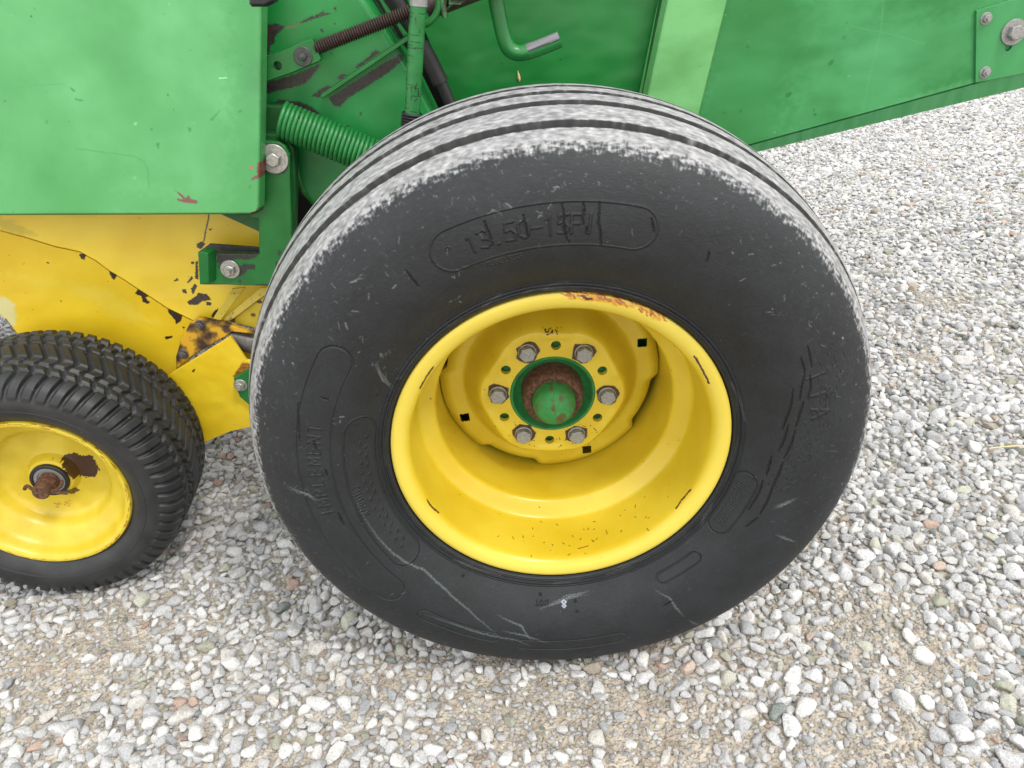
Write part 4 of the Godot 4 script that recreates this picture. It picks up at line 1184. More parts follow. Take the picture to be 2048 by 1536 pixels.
# a line on the tyre's picture; points are (degrees clockwise from the top, metres from the bead)
func tyre_line(im: Image, pts: Array, wd: float, c: Color, a := 1.0, jitter := 0.0, taper := false) -> void:
	var w := im.get_width()
	var h := im.get_height()
	var py := TEX_S / h
	for i in pts.size() - 1:
		var p: Vector2 = pts[i]
		var q: Vector2 = pts[i + 1]
		if q.x - p.x > 180.0:
			q.x -= 360.0
		if q.x - p.x < -180.0:
			q.x += 360.0
		var r := rad_at((p.y + q.y) * 0.5)
		var px := r * TAU / w
		var ln := Vector2(deg_to_rad(q.x - p.x) * r, q.y - p.y).length()
		var n := int(ln / (minf(px, py) * 0.7)) + 1
		for k in n + 1:
			var m := p.lerp(q, float(k) / n)
			m.x += rad_to_deg(jag.get_noise_2d(m.x * 40.0, m.y * 9000.0) * jitter / r)
			m.y += jag.get_noise_2d(m.x * 40.0 + 300.0, m.y * 9000.0) * jitter
			var half := wd * 0.5
			if taper:
				var t := (i + float(k) / n) / (pts.size() - 1)
				half *= 0.35 + 0.65 * sin(PI * clampf(t, 0.03, 0.97))
			var cx := m.x / 360.0 * w
			var cy := m.y / py
			for y in range(int(floor(cy - half / py - 0.5)), int(ceil(cy + half / py + 0.5)) + 1):
				for x in range(int(floor(cx - half / px - 0.5)), int(ceil(cx + half / px + 0.5)) + 1):
					var d := Vector2((x + 0.5 - cx) * px, (y + 0.5 - cy) * py).length()
					var cov := clampf((half - d) / (0.6 * py) + 0.5, 0.0, 1.0)
					if cov > 0.0 and y >= 0 and y < h:
						var xx := posmod(x, w)
						var o := im.get_pixel(xx, y)
						var t2 := o.lerp(c, a * cov)
						# a line drawn twice over the same spot does not build up past its own colour
						im.set_pixel(xx, y, t2)

const GLYPH := {
	"0": [[[0.3, 0], [0.05, 0.2], [0.0, 0.5], [0.05, 0.8], [0.3, 1], [0.55, 0.8], [0.6, 0.5], [0.55, 0.2], [0.3, 0]]],
	"O": [[[0.3, 0], [0.05, 0.2], [0.0, 0.5], [0.05, 0.8], [0.3, 1], [0.55, 0.8], [0.6, 0.5], [0.55, 0.2], [0.3, 0]]],
	"1": [[[0.1, 0.8], [0.3, 1], [0.3, 0]]],
	"3": [[[0.0, 0.9], [0.3, 1], [0.55, 0.8], [0.45, 0.55], [0.2, 0.52], [0.5, 0.45], [0.6, 0.25], [0.35, 0], [0.0, 0.1]]],
	"5": [[[0.55, 1], [0.08, 1], [0.05, 0.55], [0.35, 0.62], [0.6, 0.35], [0.45, 0.03], [0.0, 0.06]]],
	"8": [[[0.3, 0.53], [0.08, 0.75], [0.3, 1], [0.52, 0.75], [0.3, 0.53], [0.0, 0.25], [0.3, 0], [0.6, 0.25], [0.3, 0.53]]],
	"-": [[[0.05, 0.45], [0.55, 0.45]]],
	".": [[[0.25, 0.0], [0.3, 0.04]]],
	"F": [[[0, 0], [0, 1], [0.55, 1]], [[0, 0.52], [0.45, 0.52]]],
	"I": [[[0.3, 0], [0.3, 1]]],
	"T": [[[0.3, 0], [0.3, 1]], [[0, 1], [0.6, 1]]],
	"A": [[[0, 0], [0.3, 1], [0.6, 0]], [[0.12, 0.36], [0.48, 0.36]]],
	"M": [[[0, 0], [0, 1], [0.3, 0.35], [0.6, 1], [0.6, 0]]],
	"P": [[[0, 0], [0, 1], [0.4, 1], [0.58, 0.78], [0.4, 0.5], [0, 0.5]]],
	"L": [[[0, 1], [0, 0], [0.55, 0]]],
	"E": [[[0.55, 1], [0, 1], [0, 0], [0.55, 0]], [[0, 0.52], [0.45, 0.52]]],
	"N": [[[0, 0], [0, 1], [0.6, 0], [0.6, 1]]],
	"W": [[[0, 1], [0.15, 0], [0.3, 0.7], [0.45, 0], [0.6, 1]]],
	"R": [[[0, 0], [0, 1], [0.4, 1], [0.58, 0.78], [0.4, 0.5], [0, 0.5]], [[0.3, 0.5], [0.6, 0]]],
	"G": [[[0.58, 0.85], [0.3, 1], [0.03, 0.7], [0.03, 0.3], [0.3, 0], [0.58, 0.15], [0.58, 0.45], [0.35, 0.45]]],
	"D": [[[0, 0], [0, 1], [0.35, 1], [0.6, 0.7], [0.6, 0.3], [0.35, 0], [0, 0]]],
	"U": [[[0, 1], [0, 0.25], [0.3, 0], [0.6, 0.25], [0.6, 1]]],
	"B": [[[0, 0], [0, 1], [0.4, 1], [0.55, 0.78], [0.4, 0.53], [0, 0.53]], [[0.4, 0.53], [0.6, 0.28], [0.4, 0], [0, 0]]],
	"S": [[[0.57, 0.88], [0.3, 1], [0.05, 0.8], [0.3, 0.55], [0.58, 0.25], [0.3, 0], [0.02, 0.12]]],
}

# raised lettering reading clockwise, tops outwards; s is the foot of the letters
func tyre_text(im: Image, txt: String, deg: float, s: float, high: float, wide: float, stroke: float, c: Color, a := 1.0, spread := 1.0) -> void:
	var r := rad_at(s + high * 0.5)
	var step := rad_to_deg(high * wide * spread / r)
	var x := deg - step * txt.length() * 0.5
	for ch in txt:
		if GLYPH.has(ch):
			for line in GLYPH[ch]:
				var pp := []
				for q in line:
					pp.append(Vector2(x + rad_to_deg(q[0] * high * wide * 1.15 / r), s + q[1] * high))
				tyre_line(im, pp, stroke, c, a)
		x += step

# outline of a long rounded panel between two angles
func tyre_panel(im: Image, d0: float, d1: float, s0: float, s1: float, wd: float, c: Color, a := 1.0, inside := 0.0) -> void:
	var pts := []
	var hs := (s1 - s0) * 0.5
	var ms := (s0 + s1) * 0.5
	var rr := rad_at(ms)
	var e := rad_to_deg(hs / rr)
	for k in 11:
		var an := PI * 0.5 + PI * k / 10.0
		pts.append(Vector2(d0 + e + cos(an) * e, ms + sin(an) * hs))
	for k in 11:
		var an := -PI * 0.5 + PI * k / 10.0
		pts.append(Vector2(d1 - e + cos(an) * e, ms + sin(an) * hs))
	pts.append(pts[0])
	tyre_line(im, pts, wd, c, a)
	if inside != 0.0:
		var w := im.get_width()
		var h := im.get_height()
		var poly := PackedVector2Array()
		for p in pts:
			poly.append(Vector2(p.x / 360.0 * w, p.y / TEX_S * h))
		for y in range(int(s0 / TEX_S * h), int(s1 / TEX_S * h) + 1):
			for x in range(int(d0 / 360.0 * w), int(d1 / 360.0 * w) + 1):
				if Geometry2D.is_point_in_polygon(Vector2(x, y), poly):
					var xx := posmod(x, w)
					var v := im.get_pixel(xx, y).r + inside
					im.set_pixel(xx, y, Color(v, v, v))

func tyre_pictures() -> Array:
	var w := 2048
	var h := 768
	var fine := noise(71, 0.09, 4).get_seamless_image(w, h)
	fine.convert(Image.FORMAT_L8)
	var nf := fine.get_data()
	var soft := noise(72, 0.012, 4).get_seamless_image(w, h)
	soft.convert(Image.FORMAT_L8)
	var ns := soft.get_data()
	var stk := noise(73, 0.30, 4).get_seamless_image(w, 130)
	stk.resize(w, h, Image.INTERPOLATE_CUBIC)
	stk.convert(Image.FORMAT_L8)
	var nk := stk.get_data()
	var hor := noise(74, 0.035, 5).get_seamless_image(w, h)
	hor.convert(Image.FORMAT_L8)
	var nh := hor.get_data()
	var o := PackedByteArray()
	o.resize(w * h * 3)
	var gr := []
	for c in GROOVES:
		gr.append([arc_at(c + 0.0072), arc_at(c - 0.0072)])
	var j := 0
	for y in h:
		var s := y * TEX_S / h
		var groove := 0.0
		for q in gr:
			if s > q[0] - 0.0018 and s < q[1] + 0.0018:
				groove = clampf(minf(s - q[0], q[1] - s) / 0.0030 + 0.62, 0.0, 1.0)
		var reach := (s - 0.1925) / 0.0062
		var wall := 1.0 if s < 0.22 else 0.0
		for x in w:
			var i := y * w + x
			var f := nf[i] / 255.0
			var k := nk[i] / 255.0
			var sf := ns[i] / 255.0
			# rubber
			var v := 0.122 + 0.040 * (sf - 0.5) + 0.035 * (f - 0.5)
			var r := v * 0.91
			var b := v * 1.09
			# grey rubber dust, ragged towards the wall
			var d := reach + (k - 0.5) * 2.8 + (sf - 0.5) * 1.2 + (f - 0.5) * 3.0
			if d > 0.0:
				d = minf(d * 0.5 + 0.10, 1.0)
				var wv := 0.515 + 0.15 * (nh[i] / 255.0 - 0.5) + 0.30 * (f - 0.5)
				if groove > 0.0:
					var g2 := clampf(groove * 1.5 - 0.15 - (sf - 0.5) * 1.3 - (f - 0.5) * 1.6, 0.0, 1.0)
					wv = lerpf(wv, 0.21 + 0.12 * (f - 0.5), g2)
				r = lerpf(r, wv, d)
				v = lerpf(v, wv, d)
				b = lerpf(b, wv * 1.005, d)
			elif s > 0.12 and f > 0.72 and k > 0.52 + wall * 0.02:
				# thin scuffs
				var q2 := (f - 0.72) * 2.0 * clampf((s - 0.12) / 0.06, 0.0, 1.0)
				r += q2; v += q2; b += q2
			o[j] = int(clampf(r * 255.0, 0, 255)); o[j + 1] = int(clampf(v * 255.0, 0, 255)); o[j + 2] = int(clampf(b * 255.0, 0, 255))
			j += 3
	var im := Image.create_from_data(w, h, false, Image.FORMAT_RGB8, o)
	var lit := Color(0.38, 0.40, 0.41)
	var rg := RandomNumberGenerator.new()
	rg.seed = 75
	# many short scuffs
	for k in 130:
		var dg := rg.randf() * 360.0
		var s := 0.19 - absf(rg.randfn()) * 0.045
		if s < 0.02:
			continue
		var ln := rg.randf_range(0.0015, 0.009)
		var an := rg.randf_range(-0.9, 0.9)
		tyre_line(im, [Vector2(dg, s), Vector2(dg + rad_to_deg(sin(an) * ln / 0.33), s + cos(an) * ln)], rg.randf_range(0.0006, 0.0014), lit, rg.randf_range(0.12, 0.5), 0.001)
	for k in 70:
		var dg := rg.randf() * 360.0
		var s := rg.randf_range(0.02, 0.185)
		tyre_line(im, [Vector2(dg, s), Vector2(dg + 0.15, s + 0.0004)], rg.randf_range(0.0006, 0.0016), Color(0.42, 0.42, 0.42), rg.randf_range(0.2, 0.6))
	# clusters of scuffs and mud marks
	for p in [Vector2(353.0212, 0.1431), Vector2(358.3595, 0.1299), Vector2(338.8419, 0.0937), Vector2(318.0527, 0.1275), Vector2(323.251, 0.1515), Vector2(310.1408, 0.1052), Vector2(291.6105, 0.0896), Vector2(269.8612, 0.1376), Vector2(307.0051, 0.036), Vector2(312.4845, 0.0663), Vector2(35.8456, 0.1434), Vector2(61.3998, 0.1397), Vector2(2.5761, 0.1629), Vector2(54.5101, 0.1203), Vector2(329.1872, 0.1209), Vector2(350.9616, 0.146), Vector2(335.4779, 0.0584), Vector2(260.7243, 0.0003), Vector2(309.1749, 0.0669)]:
		for k in 5:
			var a: Vector2 = p + Vector2(rg.randfn() * 1.6, rg.randfn() * 0.006)
			tyre_line(im, [a, a + Vector2(rg.randf_range(-1.2, 1.2), rg.randf_range(-0.007, 0.007))], rg.randf_range(0.0006, 0.0018), Color(0.40, 0.41, 0.41), rg.randf_range(0.15, 0.6), 0.0015)
	# long chalky scratches near the ground
	var chalk := Color(0.33, 0.36, 0.36)
	for q in [[Vector2(263.5313, 0.0747), Vector2(252.313, 0.0734), Vector2(243.7931, 0.0721), Vector2(237.8529, 0.0692), Vector2(231.0886, 0.062), Vector2(222.495, 0.0692), Vector2(212.5161, 0.0845), Vector2(205.1401, 0.1032), Vector2(200.0842, 0.1207)], [Vector2(222.5259, 0.1197), Vector2(214.1802, 0.1154), Vector2(205.6091, 0.118), Vector2(196.1478, 0.1197), Vector2(191.8978, 0.1323)], [Vector2(200.8218, 0.1051), Vector2(193.7983, 0.1096), Vector2(186.9149, 0.1246)], [Vector2(154.0673, 0.0689), Vector2(151.4633, 0.0893), Vector2(151.6505, 0.1109), Vector2(151.525, 0.133)], [Vector2(117.7026, 0.1156), Vector2(118.5102, 0.1558)], [Vector2(151.2347, 0.1438), Vector2(150.4459, 0.1782)], [Vector2(203.5718, 0.0813), Vector2(195.7106, 0.093), Vector2(192.2138, 0.1193)]]:
		tyre_line(im, q, 0.0040, chalk, 0.14, 0.0022, true)
		tyre_line(im, q, 0.0013, Color(0.40, 0.43, 0.42), 0.25, 0.0026, true)
	for q in [[Vector2(271.7144, 0.1562), Vector2(269.8737, 0.1309), Vector2(267.7053, 0.1208)], [Vector2(190.4977, 0.0654), Vector2(181.0134, 0.0481), Vector2(174.3663, 0.0446)], [Vector2(308.7846, 0.0726), Vector2(303.2634, 0.0493), Vector2(300.6809, 0.0261)], [Vector2(110.4175, 0.0938), Vector2(106.361, 0.1126)]]:
		for k in 4:
			var e := []
			for p in q:
				e.append(p + Vector2(rg.randfn() * 0.5, rg.randfn() * 0.002))
			tyre_line(im, e, 0.0014, lit, 0.45, 0.002, true)
	# painted inspection mark
	tyre_text(im, "8", [Vector2(183.3916, 0.0582)][0].x, [Vector2(183.3916, 0.0582)][0].y - 0.006, 0.011, 0.9, 0.0022, Color(0.55, 0.58, 0.62), 0.9)
	# dusty bead
	for k in 30:
		var dg := rg.randf() * 360.0
		tyre_line(im, [Vector2(dg, 0.022), Vector2(dg + rg.randf_range(4, 16), 0.022 + rg.randf_range(-0.006, 0.010))], rg.randf_range(0.001, 0.004), Color(0.26, 0.26, 0.25), 0.2, 0.003)
	# relief: lettering stands out, cracks go in
	var bw := 2048
	var bh := 768
	var bump := Image.create_empty(bw, bh, false, Image.FORMAT_L8)
	bump.fill(Color(0.5, 0.5, 0.5))
	var hi := Color(0.78, 0.78, 0.78)
	var lo := Color(0.24, 0.24, 0.24)
	for p in [[336.5, 381.0, 0.095, 0.143, 0.07], [231.0, 309.0, 0.094, 0.135, -0.07], [236.0, 291.0, 0.036, 0.079, 0.05], [103.0, 127.0, 0.030, 0.062, -0.06], [136.0, 152.0, 0.050, 0.066, -0.10], [167.0, 196.0, 0.118, 0.138, -0.06], [201.0, 224.0, 0.112, 0.130, -0.06]]:
		tyre_panel(bump, p[0], p[1], p[2], p[3], 0.0022, hi if p[4] > 0.0 else lo, 0.75, p[4])
	tyre_text(bump, "13.50-15FI", 356.6, 0.1085, 0.0205, 0.80, 0.0026, Color(0.95, 0.95, 0.95), 1.0, 0.86)
	tyre_text(bump, "ITA", 78.0, 0.112, 0.0205, 1.0, 0.0034, hi, 1.0, 1.35)
	tyre_text(bump, "IMPLEMENT", 276.0, 0.107, 0.016, 0.9, 0.0022, hi, 0.22, 1.15)
	tyre_text(bump, "WARNING", 263.5, 0.066, 0.009, 0.85, 0.0014, hi, 0.7, 0.95)
	tyre_text(bump, "TUBELESS", 350.0, 0.085, 0.006, 0.9, 0.0012, hi, 0.5)
	tyre_text(bump, "DOT", 190.5, 0.052, 0.0075, 0.9, 0.0014, hi, 0.7)
	for k in 26:
		var row := 0.056 - 0.0085 * (k % 2)
		var dg := 242.0 + k * 1.65
		tyre_line(bump, [Vector2(dg, row), Vector2(dg + 0.9, row)], 0.0022, hi, 0.4, 0.002)
		tyre_line(bump, [Vector2(dg, row + 0.003), Vector2(dg + 0.5, row + 0.001)], 0.0011, hi, 0.4, 0.002)
	for k in 18:
		var dg := 107.0 + k * 0.95
		for row in 3:
			tyre_line(bump, [Vector2(dg, 0.038 + row * 0.006), Vector2(dg + 0.35, 0.040 + row * 0.006)], 0.0012, hi, 0.45, 0.001)
	for p in [Vector2(298.6406, 0.0463), Vector2(244.8615, 0.0255), Vector2(103.7554, 0.0565), Vector2(135.4936, 0.0597), Vector2(218.5319, 0.0427), Vector2(190.7982, 0.0434), Vector2(179.2315, 0.0546), Vector2(179.1016, 0.0697), Vector2(340.1255, 0.1238)]:
		tyre_line(bump, [p, p + Vector2(0.1, 0.0)], 0.0045, hi, 0.9)
		tyre_line(bump, [p, p + Vector2(0.1, 0.0)], 0.002, lo, 0.7)
	# concentric ribs of the bead and the step under the shoulder
	for s in [0.0145, 0.0205, 0.0265, 0.0315]:
		var ring := []
		for k in 181:
			ring.append(Vector2(k * 2.0, s))
		tyre_line(bump, ring, 0.0022, hi, 0.6)
	var cracks := [[Vector2(348.323, 0.1373), Vector2(348.5005, 0.1235), Vector2(348.4932, 0.1077)], [Vector2(355.4423, 0.1339), Vector2(355.5584, 0.1192), Vector2(355.6855, 0.107)], [Vector2(2.495, 0.1403), Vector2(2.8674, 0.125), Vector2(2.7554, 0.1144), Vector2(3.3235, 0.1023), Vector2(4.033, 0.0976)], [Vector2(6.1769, 0.1407), Vector2(6.4839, 0.1338), Vector2(6.3076, 0.1244), Vector2(6.5697, 0.1166)], [Vector2(7.2343, 0.1157), Vector2(7.2923, 0.1059)], [Vector2(9.0784, 0.1422), Vector2(9.3803, 0.12), Vector2(10.0471, 0.1084), Vector2(10.7493, 0.0924)], [Vector2(330.9695, 0.1251), Vector2(330.8677, 0.1139), Vector2(330.8144, 0.1014)], [Vector2(32.3259, 0.1207), Vector2(33.1293, 0.1089)], [Vector2(293.0364, 0.1382), Vector2(287.2532, 0.1333), Vector2(283.544, 0.132)], [Vector2(64.0892, 0.1247), Vector2(67.1039, 0.1219), Vector2(69.5756, 0.1204)], [Vector2(65.8746, 0.1129), Vector2(68.7805, 0.1118), Vector2(70.7266, 0.1105)], [Vector2(70.6822, 0.1099), Vector2(73.5599, 0.1035), Vector2(77.4784, 0.0983)], [Vector2(71.1628, 0.1159), Vector2(74.3322, 0.1137), Vector2(77.3128, 0.1078)], [Vector2(73.6696, 0.094), Vector2(78.505, 0.0879), Vector2(82.7671, 0.0807), Vector2(85.8662, 0.0767)], [Vector2(77.6875, 0.1028), Vector2(81.6286, 0.0965), Vector2(85.148, 0.0917)], [Vector2(84.3305, 0.0836), Vector2(88.8281, 0.0796), Vector2(92.9294, 0.0746)], [Vector2(85.9148, 0.0919), Vector2(90.3142, 0.0881), Vector2(95.0084, 0.0824)], [Vector2(94.8963, 0.0675), Vector2(99.0199, 0.0677), Vector2(101.5462, 0.0677)], [Vector2(95.7483, 0.083), Vector2(99.7699, 0.0813), Vector2(103.8209, 0.0807)], [Vector2(101.4732, 0.0791), Vector2(109.66, 0.0817), Vector2(114.0587, 0.0817)], [Vector2(114.9116, 0.0826), Vector2(117.1076, 0.0791), Vector2(119.4228, 0.0761)], [Vector2(103.419, 0.0658), Vector2(107.617, 0.0675), Vector2(114.1899, 0.0663)], [Vector2(18.9404, 0.133), Vector2(19.9466, 0.1236), Vector2(20.3403, 0.1188)], [Vector2(154.5606, 0.0972), Vector2(151.2796, 0.0948)], [Vector2(295.8792, 0.1148), Vector2(295.5495, 0.1055)], [Vector2(276.0641, 0.1024), Vector2(273.8746, 0.1008)], [Vector2(262.4881, 0.1019), Vector2(258.3756, 0.1017)], [Vector2(284.1442, 0.1154), Vector2(281.5531, 0.1107)]]
	for q in cracks:
		tyre_line(bump, q, 0.0022, Color(0.0, 0.0, 0.0), 0.9, 0.0010, true)
		tyre_line(im, q, 0.0015, Color(0.012, 0.012, 0.012), 0.95, 0.0010, true)
	for k in 120:
		var dg := rg.randf_range(66.0, 104.0)
		var s := 0.150 - (dg - 66.0) * 0.0016 + rg.randfn() * 0.010
		tyre_line(bump, [Vector2(dg, s), Vector2(dg + rg.randf_range(0.5, 2.2), s + rg.randf_range(-0.004, 0.0))], 0.0014, lo, 0.5, 0.0015, true)
	# fine grain
	var fin := noise(76, 0.2, 3).get_seamless_image(bw, bh)
	fin.convert(Image.FORMAT_L8)
	var fd := fin.get_data()
	var bd := bump.get_data()
	for i in bw * bh:
		bd[i] = clampi(bd[i] + ((fd[i] - 128) >> 4), 0, 255)
	return [im, Image.create_from_data(bw, bh, false, Image.FORMAT_L8, bd)]

func road_wheel() -> void:
	var wheel := Node3D.new()
	wheel.name = "wheel"
	wheel.position = Vector3(0, WHEEL_Y, 0)
	wheel.set_meta("label", "large road wheel with worn ribbed tyre and deep yellow rim")
	baler.add_child(wheel, true)
	tyre_profile()
	var pics := tyre_pictures()
	var g := Geo.new()
	lathe(g, tyre_prof, 400, Transform3D.IDENTITY, Vector2(1, 1), -1.0)
	# the picture runs along the section; grooves keep their width only
	var at := {}
	for i in tyre_prof.size():
		at[tyre_prof[i]] = tyre_arc[i]
	for i in g.v.size():
		var p := g.v[i]
		var rz := Vector2(Vector2(p.x, p.y).length(), p.z)
		var best := 0
		# rows are whole rings: read the arc off the first vertex of the ring
		if i % 401 == 0:
			var bd := INF
			for k in tyre_prof.size():
				var dd: float = tyre_prof[k].distance_squared_to(rz)
				if dd < bd:
					bd = dd
					best = k
			at[i / 401] = tyre_arc[best]
		g.t[i] = Vector2(g.t[i].x, at[i / 401] / TEX_S)
		# the carcass sits slightly off the rim's centre and is flattened where it stands
		var k2 := clampf((rz.x - 0.23) / 0.17, 0.0, 1.0)
		p.x += 0.002 * k2
		var low := -WHEEL_Y - 0.001
		if p.y < low + 0.012:
			var push := low + 0.012 - p.y
			p.y = low + 0.012 - 0.012 * (1.0 - exp(-push / 0.012))
			p.z += push * 0.25 * signf(p.z + 0.14) * clampf(1.0 - absf(absf(p.z + 0.14) - 0.15) / 0.08, 0.0, 1.0)
		g.v[i] = p
	var tm := skin(pics[0], 0.62, 0.45)
	tm.heightmap_enabled = true
	tm.heightmap_texture = tex(pics[1])
	tm.heightmap_scale = 0.6
	put("tyre", g.mesh(tm), wheel)
	# rim
	var rp := [Vector2(0.2150, -0.014), Vector2(0.2216, -0.007), Vector2(0.2224, -0.002), Vector2(0.2214, 0.0020), Vector2(0.2190, 0.0040), Vector2(0.2155, 0.0044), Vector2(0.2110, 0.0036), Vector2(0.2065, 0.0020), Vector2(0.2025, -0.0006), Vector2(0.1995, -0.0040), Vector2(0.1978, -0.0082), Vector2(0.1970, -0.0140), Vector2(0.1962, -0.0300), Vector2(0.1952, -0.0600), Vector2(0.1944, -0.0850), Vector2(0.1938, -0.0885), Vector2(0.1922, -0.0912), Vector2(0.1880, -0.0945), Vector2(0.1800, -0.0990), Vector2(0.1735, -0.1026), Vector2(0.1706, -0.1052), Vector2(0.1694, -0.1090), Vector2(0.1690, -0.1150), Vector2(0.1685, -0.1500), Vector2(0.1690, -0.2300), Vector2(0.1750, -0.2380), Vector2(0.1915, -0.2440), Vector2(0.1940, -0.2500), Vector2(0.2010, -0.2740), Vector2(0.2100, -0.2840), Vector2(0.2220, -0.2850)]
	var rim_len := 0.40
	var ri := mottled(2048, 768, YEL_A, YEL_B, 0.004, 81, 6, 1.4)
	var py := rim_len / 768.0
	specks(ri, 170, rng, CHIP, 0.7, 3.4)
	specks(ri, 80, rng, Color(0.55, 0.33, 0.08), 0.7, 3.0)
	specks(ri, 60, rng, Color(0.72, 0.58, 0.05), 1.0, 6.0, 0.4)
	# bright highlight of the flange, painted as a pale band into the colour
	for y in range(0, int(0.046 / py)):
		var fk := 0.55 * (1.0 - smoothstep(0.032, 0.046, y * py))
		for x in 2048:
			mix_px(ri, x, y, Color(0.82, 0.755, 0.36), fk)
	# rust creeping in from the lip
	for x in 2048:
		var q := 0.0125 + 0.0016 * jag.get_noise_1d(x * 0.9) + 0.0025 * maxf(0.0, jag.get_noise_1d(x * 0.35 + 900.0))
		for y in range(0, int(q / py)):
			var k := clampf((q - y * py) / 0.002, 0.0, 1.0)
			mix_px(ri, x, y, Color(0.42, 0.24, 0.08).lerp(Color(0.62, 0.40, 0.10), clampf(jag.get_noise_2d(x * 2.0, y * 2.0) + 0.5, 0, 1)), k * 0.85)
	for k in 90:
		var p := Vector2(rng.randf_range(4.0, 36.0) / 360.0, rng.randf_range(0.011, 0.026) / rim_len)
		scratch(ri, [p, p + Vector2(rng.randf_range(0.002, 0.008), rng.randf_range(-0.002, 0.008))], Color(0.74, 0.47, 0.13), 4.0, 0.05)
	# blistered rust at the top right, flakes on the flange
	for k in 80:
		var dg := rng.randf_range(3.0, 38.0)
		var s := rng.randf_range(0.011, 0.024)
		var p := Vector2(dg / 360.0, s / rim_len)
		scratch(ri, [p, p + Vector2(rng.randf_range(0.001, 0.005), rng.randf_range(0.0, 0.012))], Color(0.70, 0.42, 0.13).lerp(Color(0.50, 0.27, 0.10), rng.randf()), 1.5, 0.4)
	for q in [[Vector2(54.3651, 0.2036), Vector2(57.644, 0.2025), Vector2(62.2943, 0.2015), Vector2(66.9333, 0.2011)], [Vector2(129.0874, 0.1909), Vector2(124.1209, 0.1884), Vector2(118.8256, 0.1899)], [Vector2(250.4028, 0.1928), Vector2(246.4066, 0.1929), Vector2(242.3502, 0.1907)], [Vector2(313.1147, 0.2004), Vector2(308.1108, 0.1992), Vector2(303.161, 0.1984)], [Vector2(9.4129, 0.2139), Vector2(11.0918, 0.2106), Vector2(12.3092, 0.2115)]]:
		var pp := []
		for p in q:
			pp.append(Vector2(p.x / 360.0, (0.0125 + (0.2222 - p.y) * 1.12) / rim_len))
		scratch(ri, pp, Color(0.30, 0.20, 0.14), 2.2, 0.95)
	# scratches and a rubbed band on the inner barrel
	for k in 34:
		var p := Vector2(0.47 + rng.randfn() * 0.05, 0.21 + rng.randfn() * 0.06)
		scratch(ri, [p, p + Vector2(rng.randf_range(-0.003, 0.003), rng.randf_range(-0.014, 0.014))], Color(0.30, 0.23, 0.05), 0.6, 0.6)
	scratch(ri, [Vector2(0.488, 0.155), Vector2(0.475, 0.160)], Color(0.45, 0.25, 0.08), 1.2, 0.8)
	var rg := Geo.new()
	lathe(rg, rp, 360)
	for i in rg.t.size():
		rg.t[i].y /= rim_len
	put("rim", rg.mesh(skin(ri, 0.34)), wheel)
	# pressed wheel disc with lobes, plateau and holes
	var a0 := deg_to_rad(-6.9)
	var di := mottled(1024, 1024, YEL_A, YEL_B, 0.004, 82, 5, 1.3)
	specks(di, 120, rng, CHIP, 0.7, 3.0)
	var duv := func(p: Vector2) -> Vector2: return Vector2(p.x / 0.36 + 0.5, 0.5 - p.y / 0.36)
	var rounds := []
	var bolts := []
	for k in 6:
		var ah := deg_to_rad(90.0 - 60.0 * k) + a0
		rounds.append(Vector2(cos(ah), sin(ah)) * 0.0806)
		var ab := deg_to_rad(60.0 - 60.0 * k) + a0
		bolts.append(Vector2(cos(ab), sin(ab)) * 0.0806)
	for b in bolts:
		var pp := []
		for k in 14:
			var an := TAU * k / 14.0
			pp.append(duv.call(b + Vector2(cos(an), sin(an)) * rng.randf_range(0.0135, 0.0195)))
		patch(di, pp, Color(0.20, 0.13, 0.09), 4.0, 1.0, Color(0.32, 0.22, 0.15))
	for k in 26:
		var p := Vector2(0.004, 0.101) + Vector2(rng.randf_range(-0.009, 0.009), rng.randf_range(-0.0035, 0.0035))
		scratch(di, [duv.call(p), duv.call(p + Vector2(0.0015, 0.001))], Color(0.26, 0.16, 0.08), 1.0, 0.9)
	for k in 40:
		var an := rng.randf_range(-2.7, -0.8)
		var p := Vector2(cos(an), sin(an)) * rng.randf_range(0.07, 0.11)
		scratch(di, [duv.call(p), duv.call(p + Vector2(rng.randfn(), rng.randfn()) * 0.0016)], Color(0.30, 0.20, 0.12), 1.2, 0.85)
	var squares := []
	for k in 4:
		var an := deg_to_rad(18.0 - 88.0 * k)
		squares.append([Vector2(cos(an), sin(an)) * 0.148, an])
	var dg := Geo.new()
	var ns := 480
	var nr := 84
	var dist := func(p: Vector2) -> float:
		var d := INF
		for c in rounds:
			d = minf(d, p.distance_to(c) - 0.0072)
		for s in squares:
			var l: Vector2 = (p - s[0]).rotated(-s[1] + 0.35)
			d = minf(d, maxf(absf(l.x), absf(l.y)) - 0.0072)
		return d
	var kept := PackedFloat32Array()
	for j in nr + 1:
		for i in ns + 1:
			var an := TAU * i / ns
			var ro := disc_edge(an)
			var r := lerpf(0.0618, ro, pow(float(j) / nr, 0.92))
			var p := Vector2(cos(an), sin(an)) * r
			var d: float = dist.call(p)
			if absf(d) < 0.0009:
				# slide to the rim of the hole
				var gx: float = dist.call(p + Vector2(1e-4, 0)) - d
				var gy: float = dist.call(p + Vector2(0, 1e-4)) - d
				p -= Vector2(gx, gy).normalized() * d
				d = 0.0
			kept.append(d)
			var e := 0.0006
			var zc := disc_z(p.x, p.y)
			var nn := Vector3(disc_z(p.x - e, p.y) - disc_z(p.x + e, p.y), disc_z(p.x, p.y - e) - disc_z(p.x, p.y + e), 2.0 * e).normalized()
			dg.add(Vector3(p.x, p.y, zc), nn, duv.call(p))
	for j in nr:
		for i in ns:
			var a := j * (ns + 1) + i
			for t in [[a, a + 1, a + ns + 2], [a, a + ns + 2, a + ns + 1]]:
				if kept[t[0]] < 0.0002 and kept[t[1]] < 0.0002 and kept[t[2]] < 0.0002:
					continue
				dg.tri(t[0], t[1], t[2])
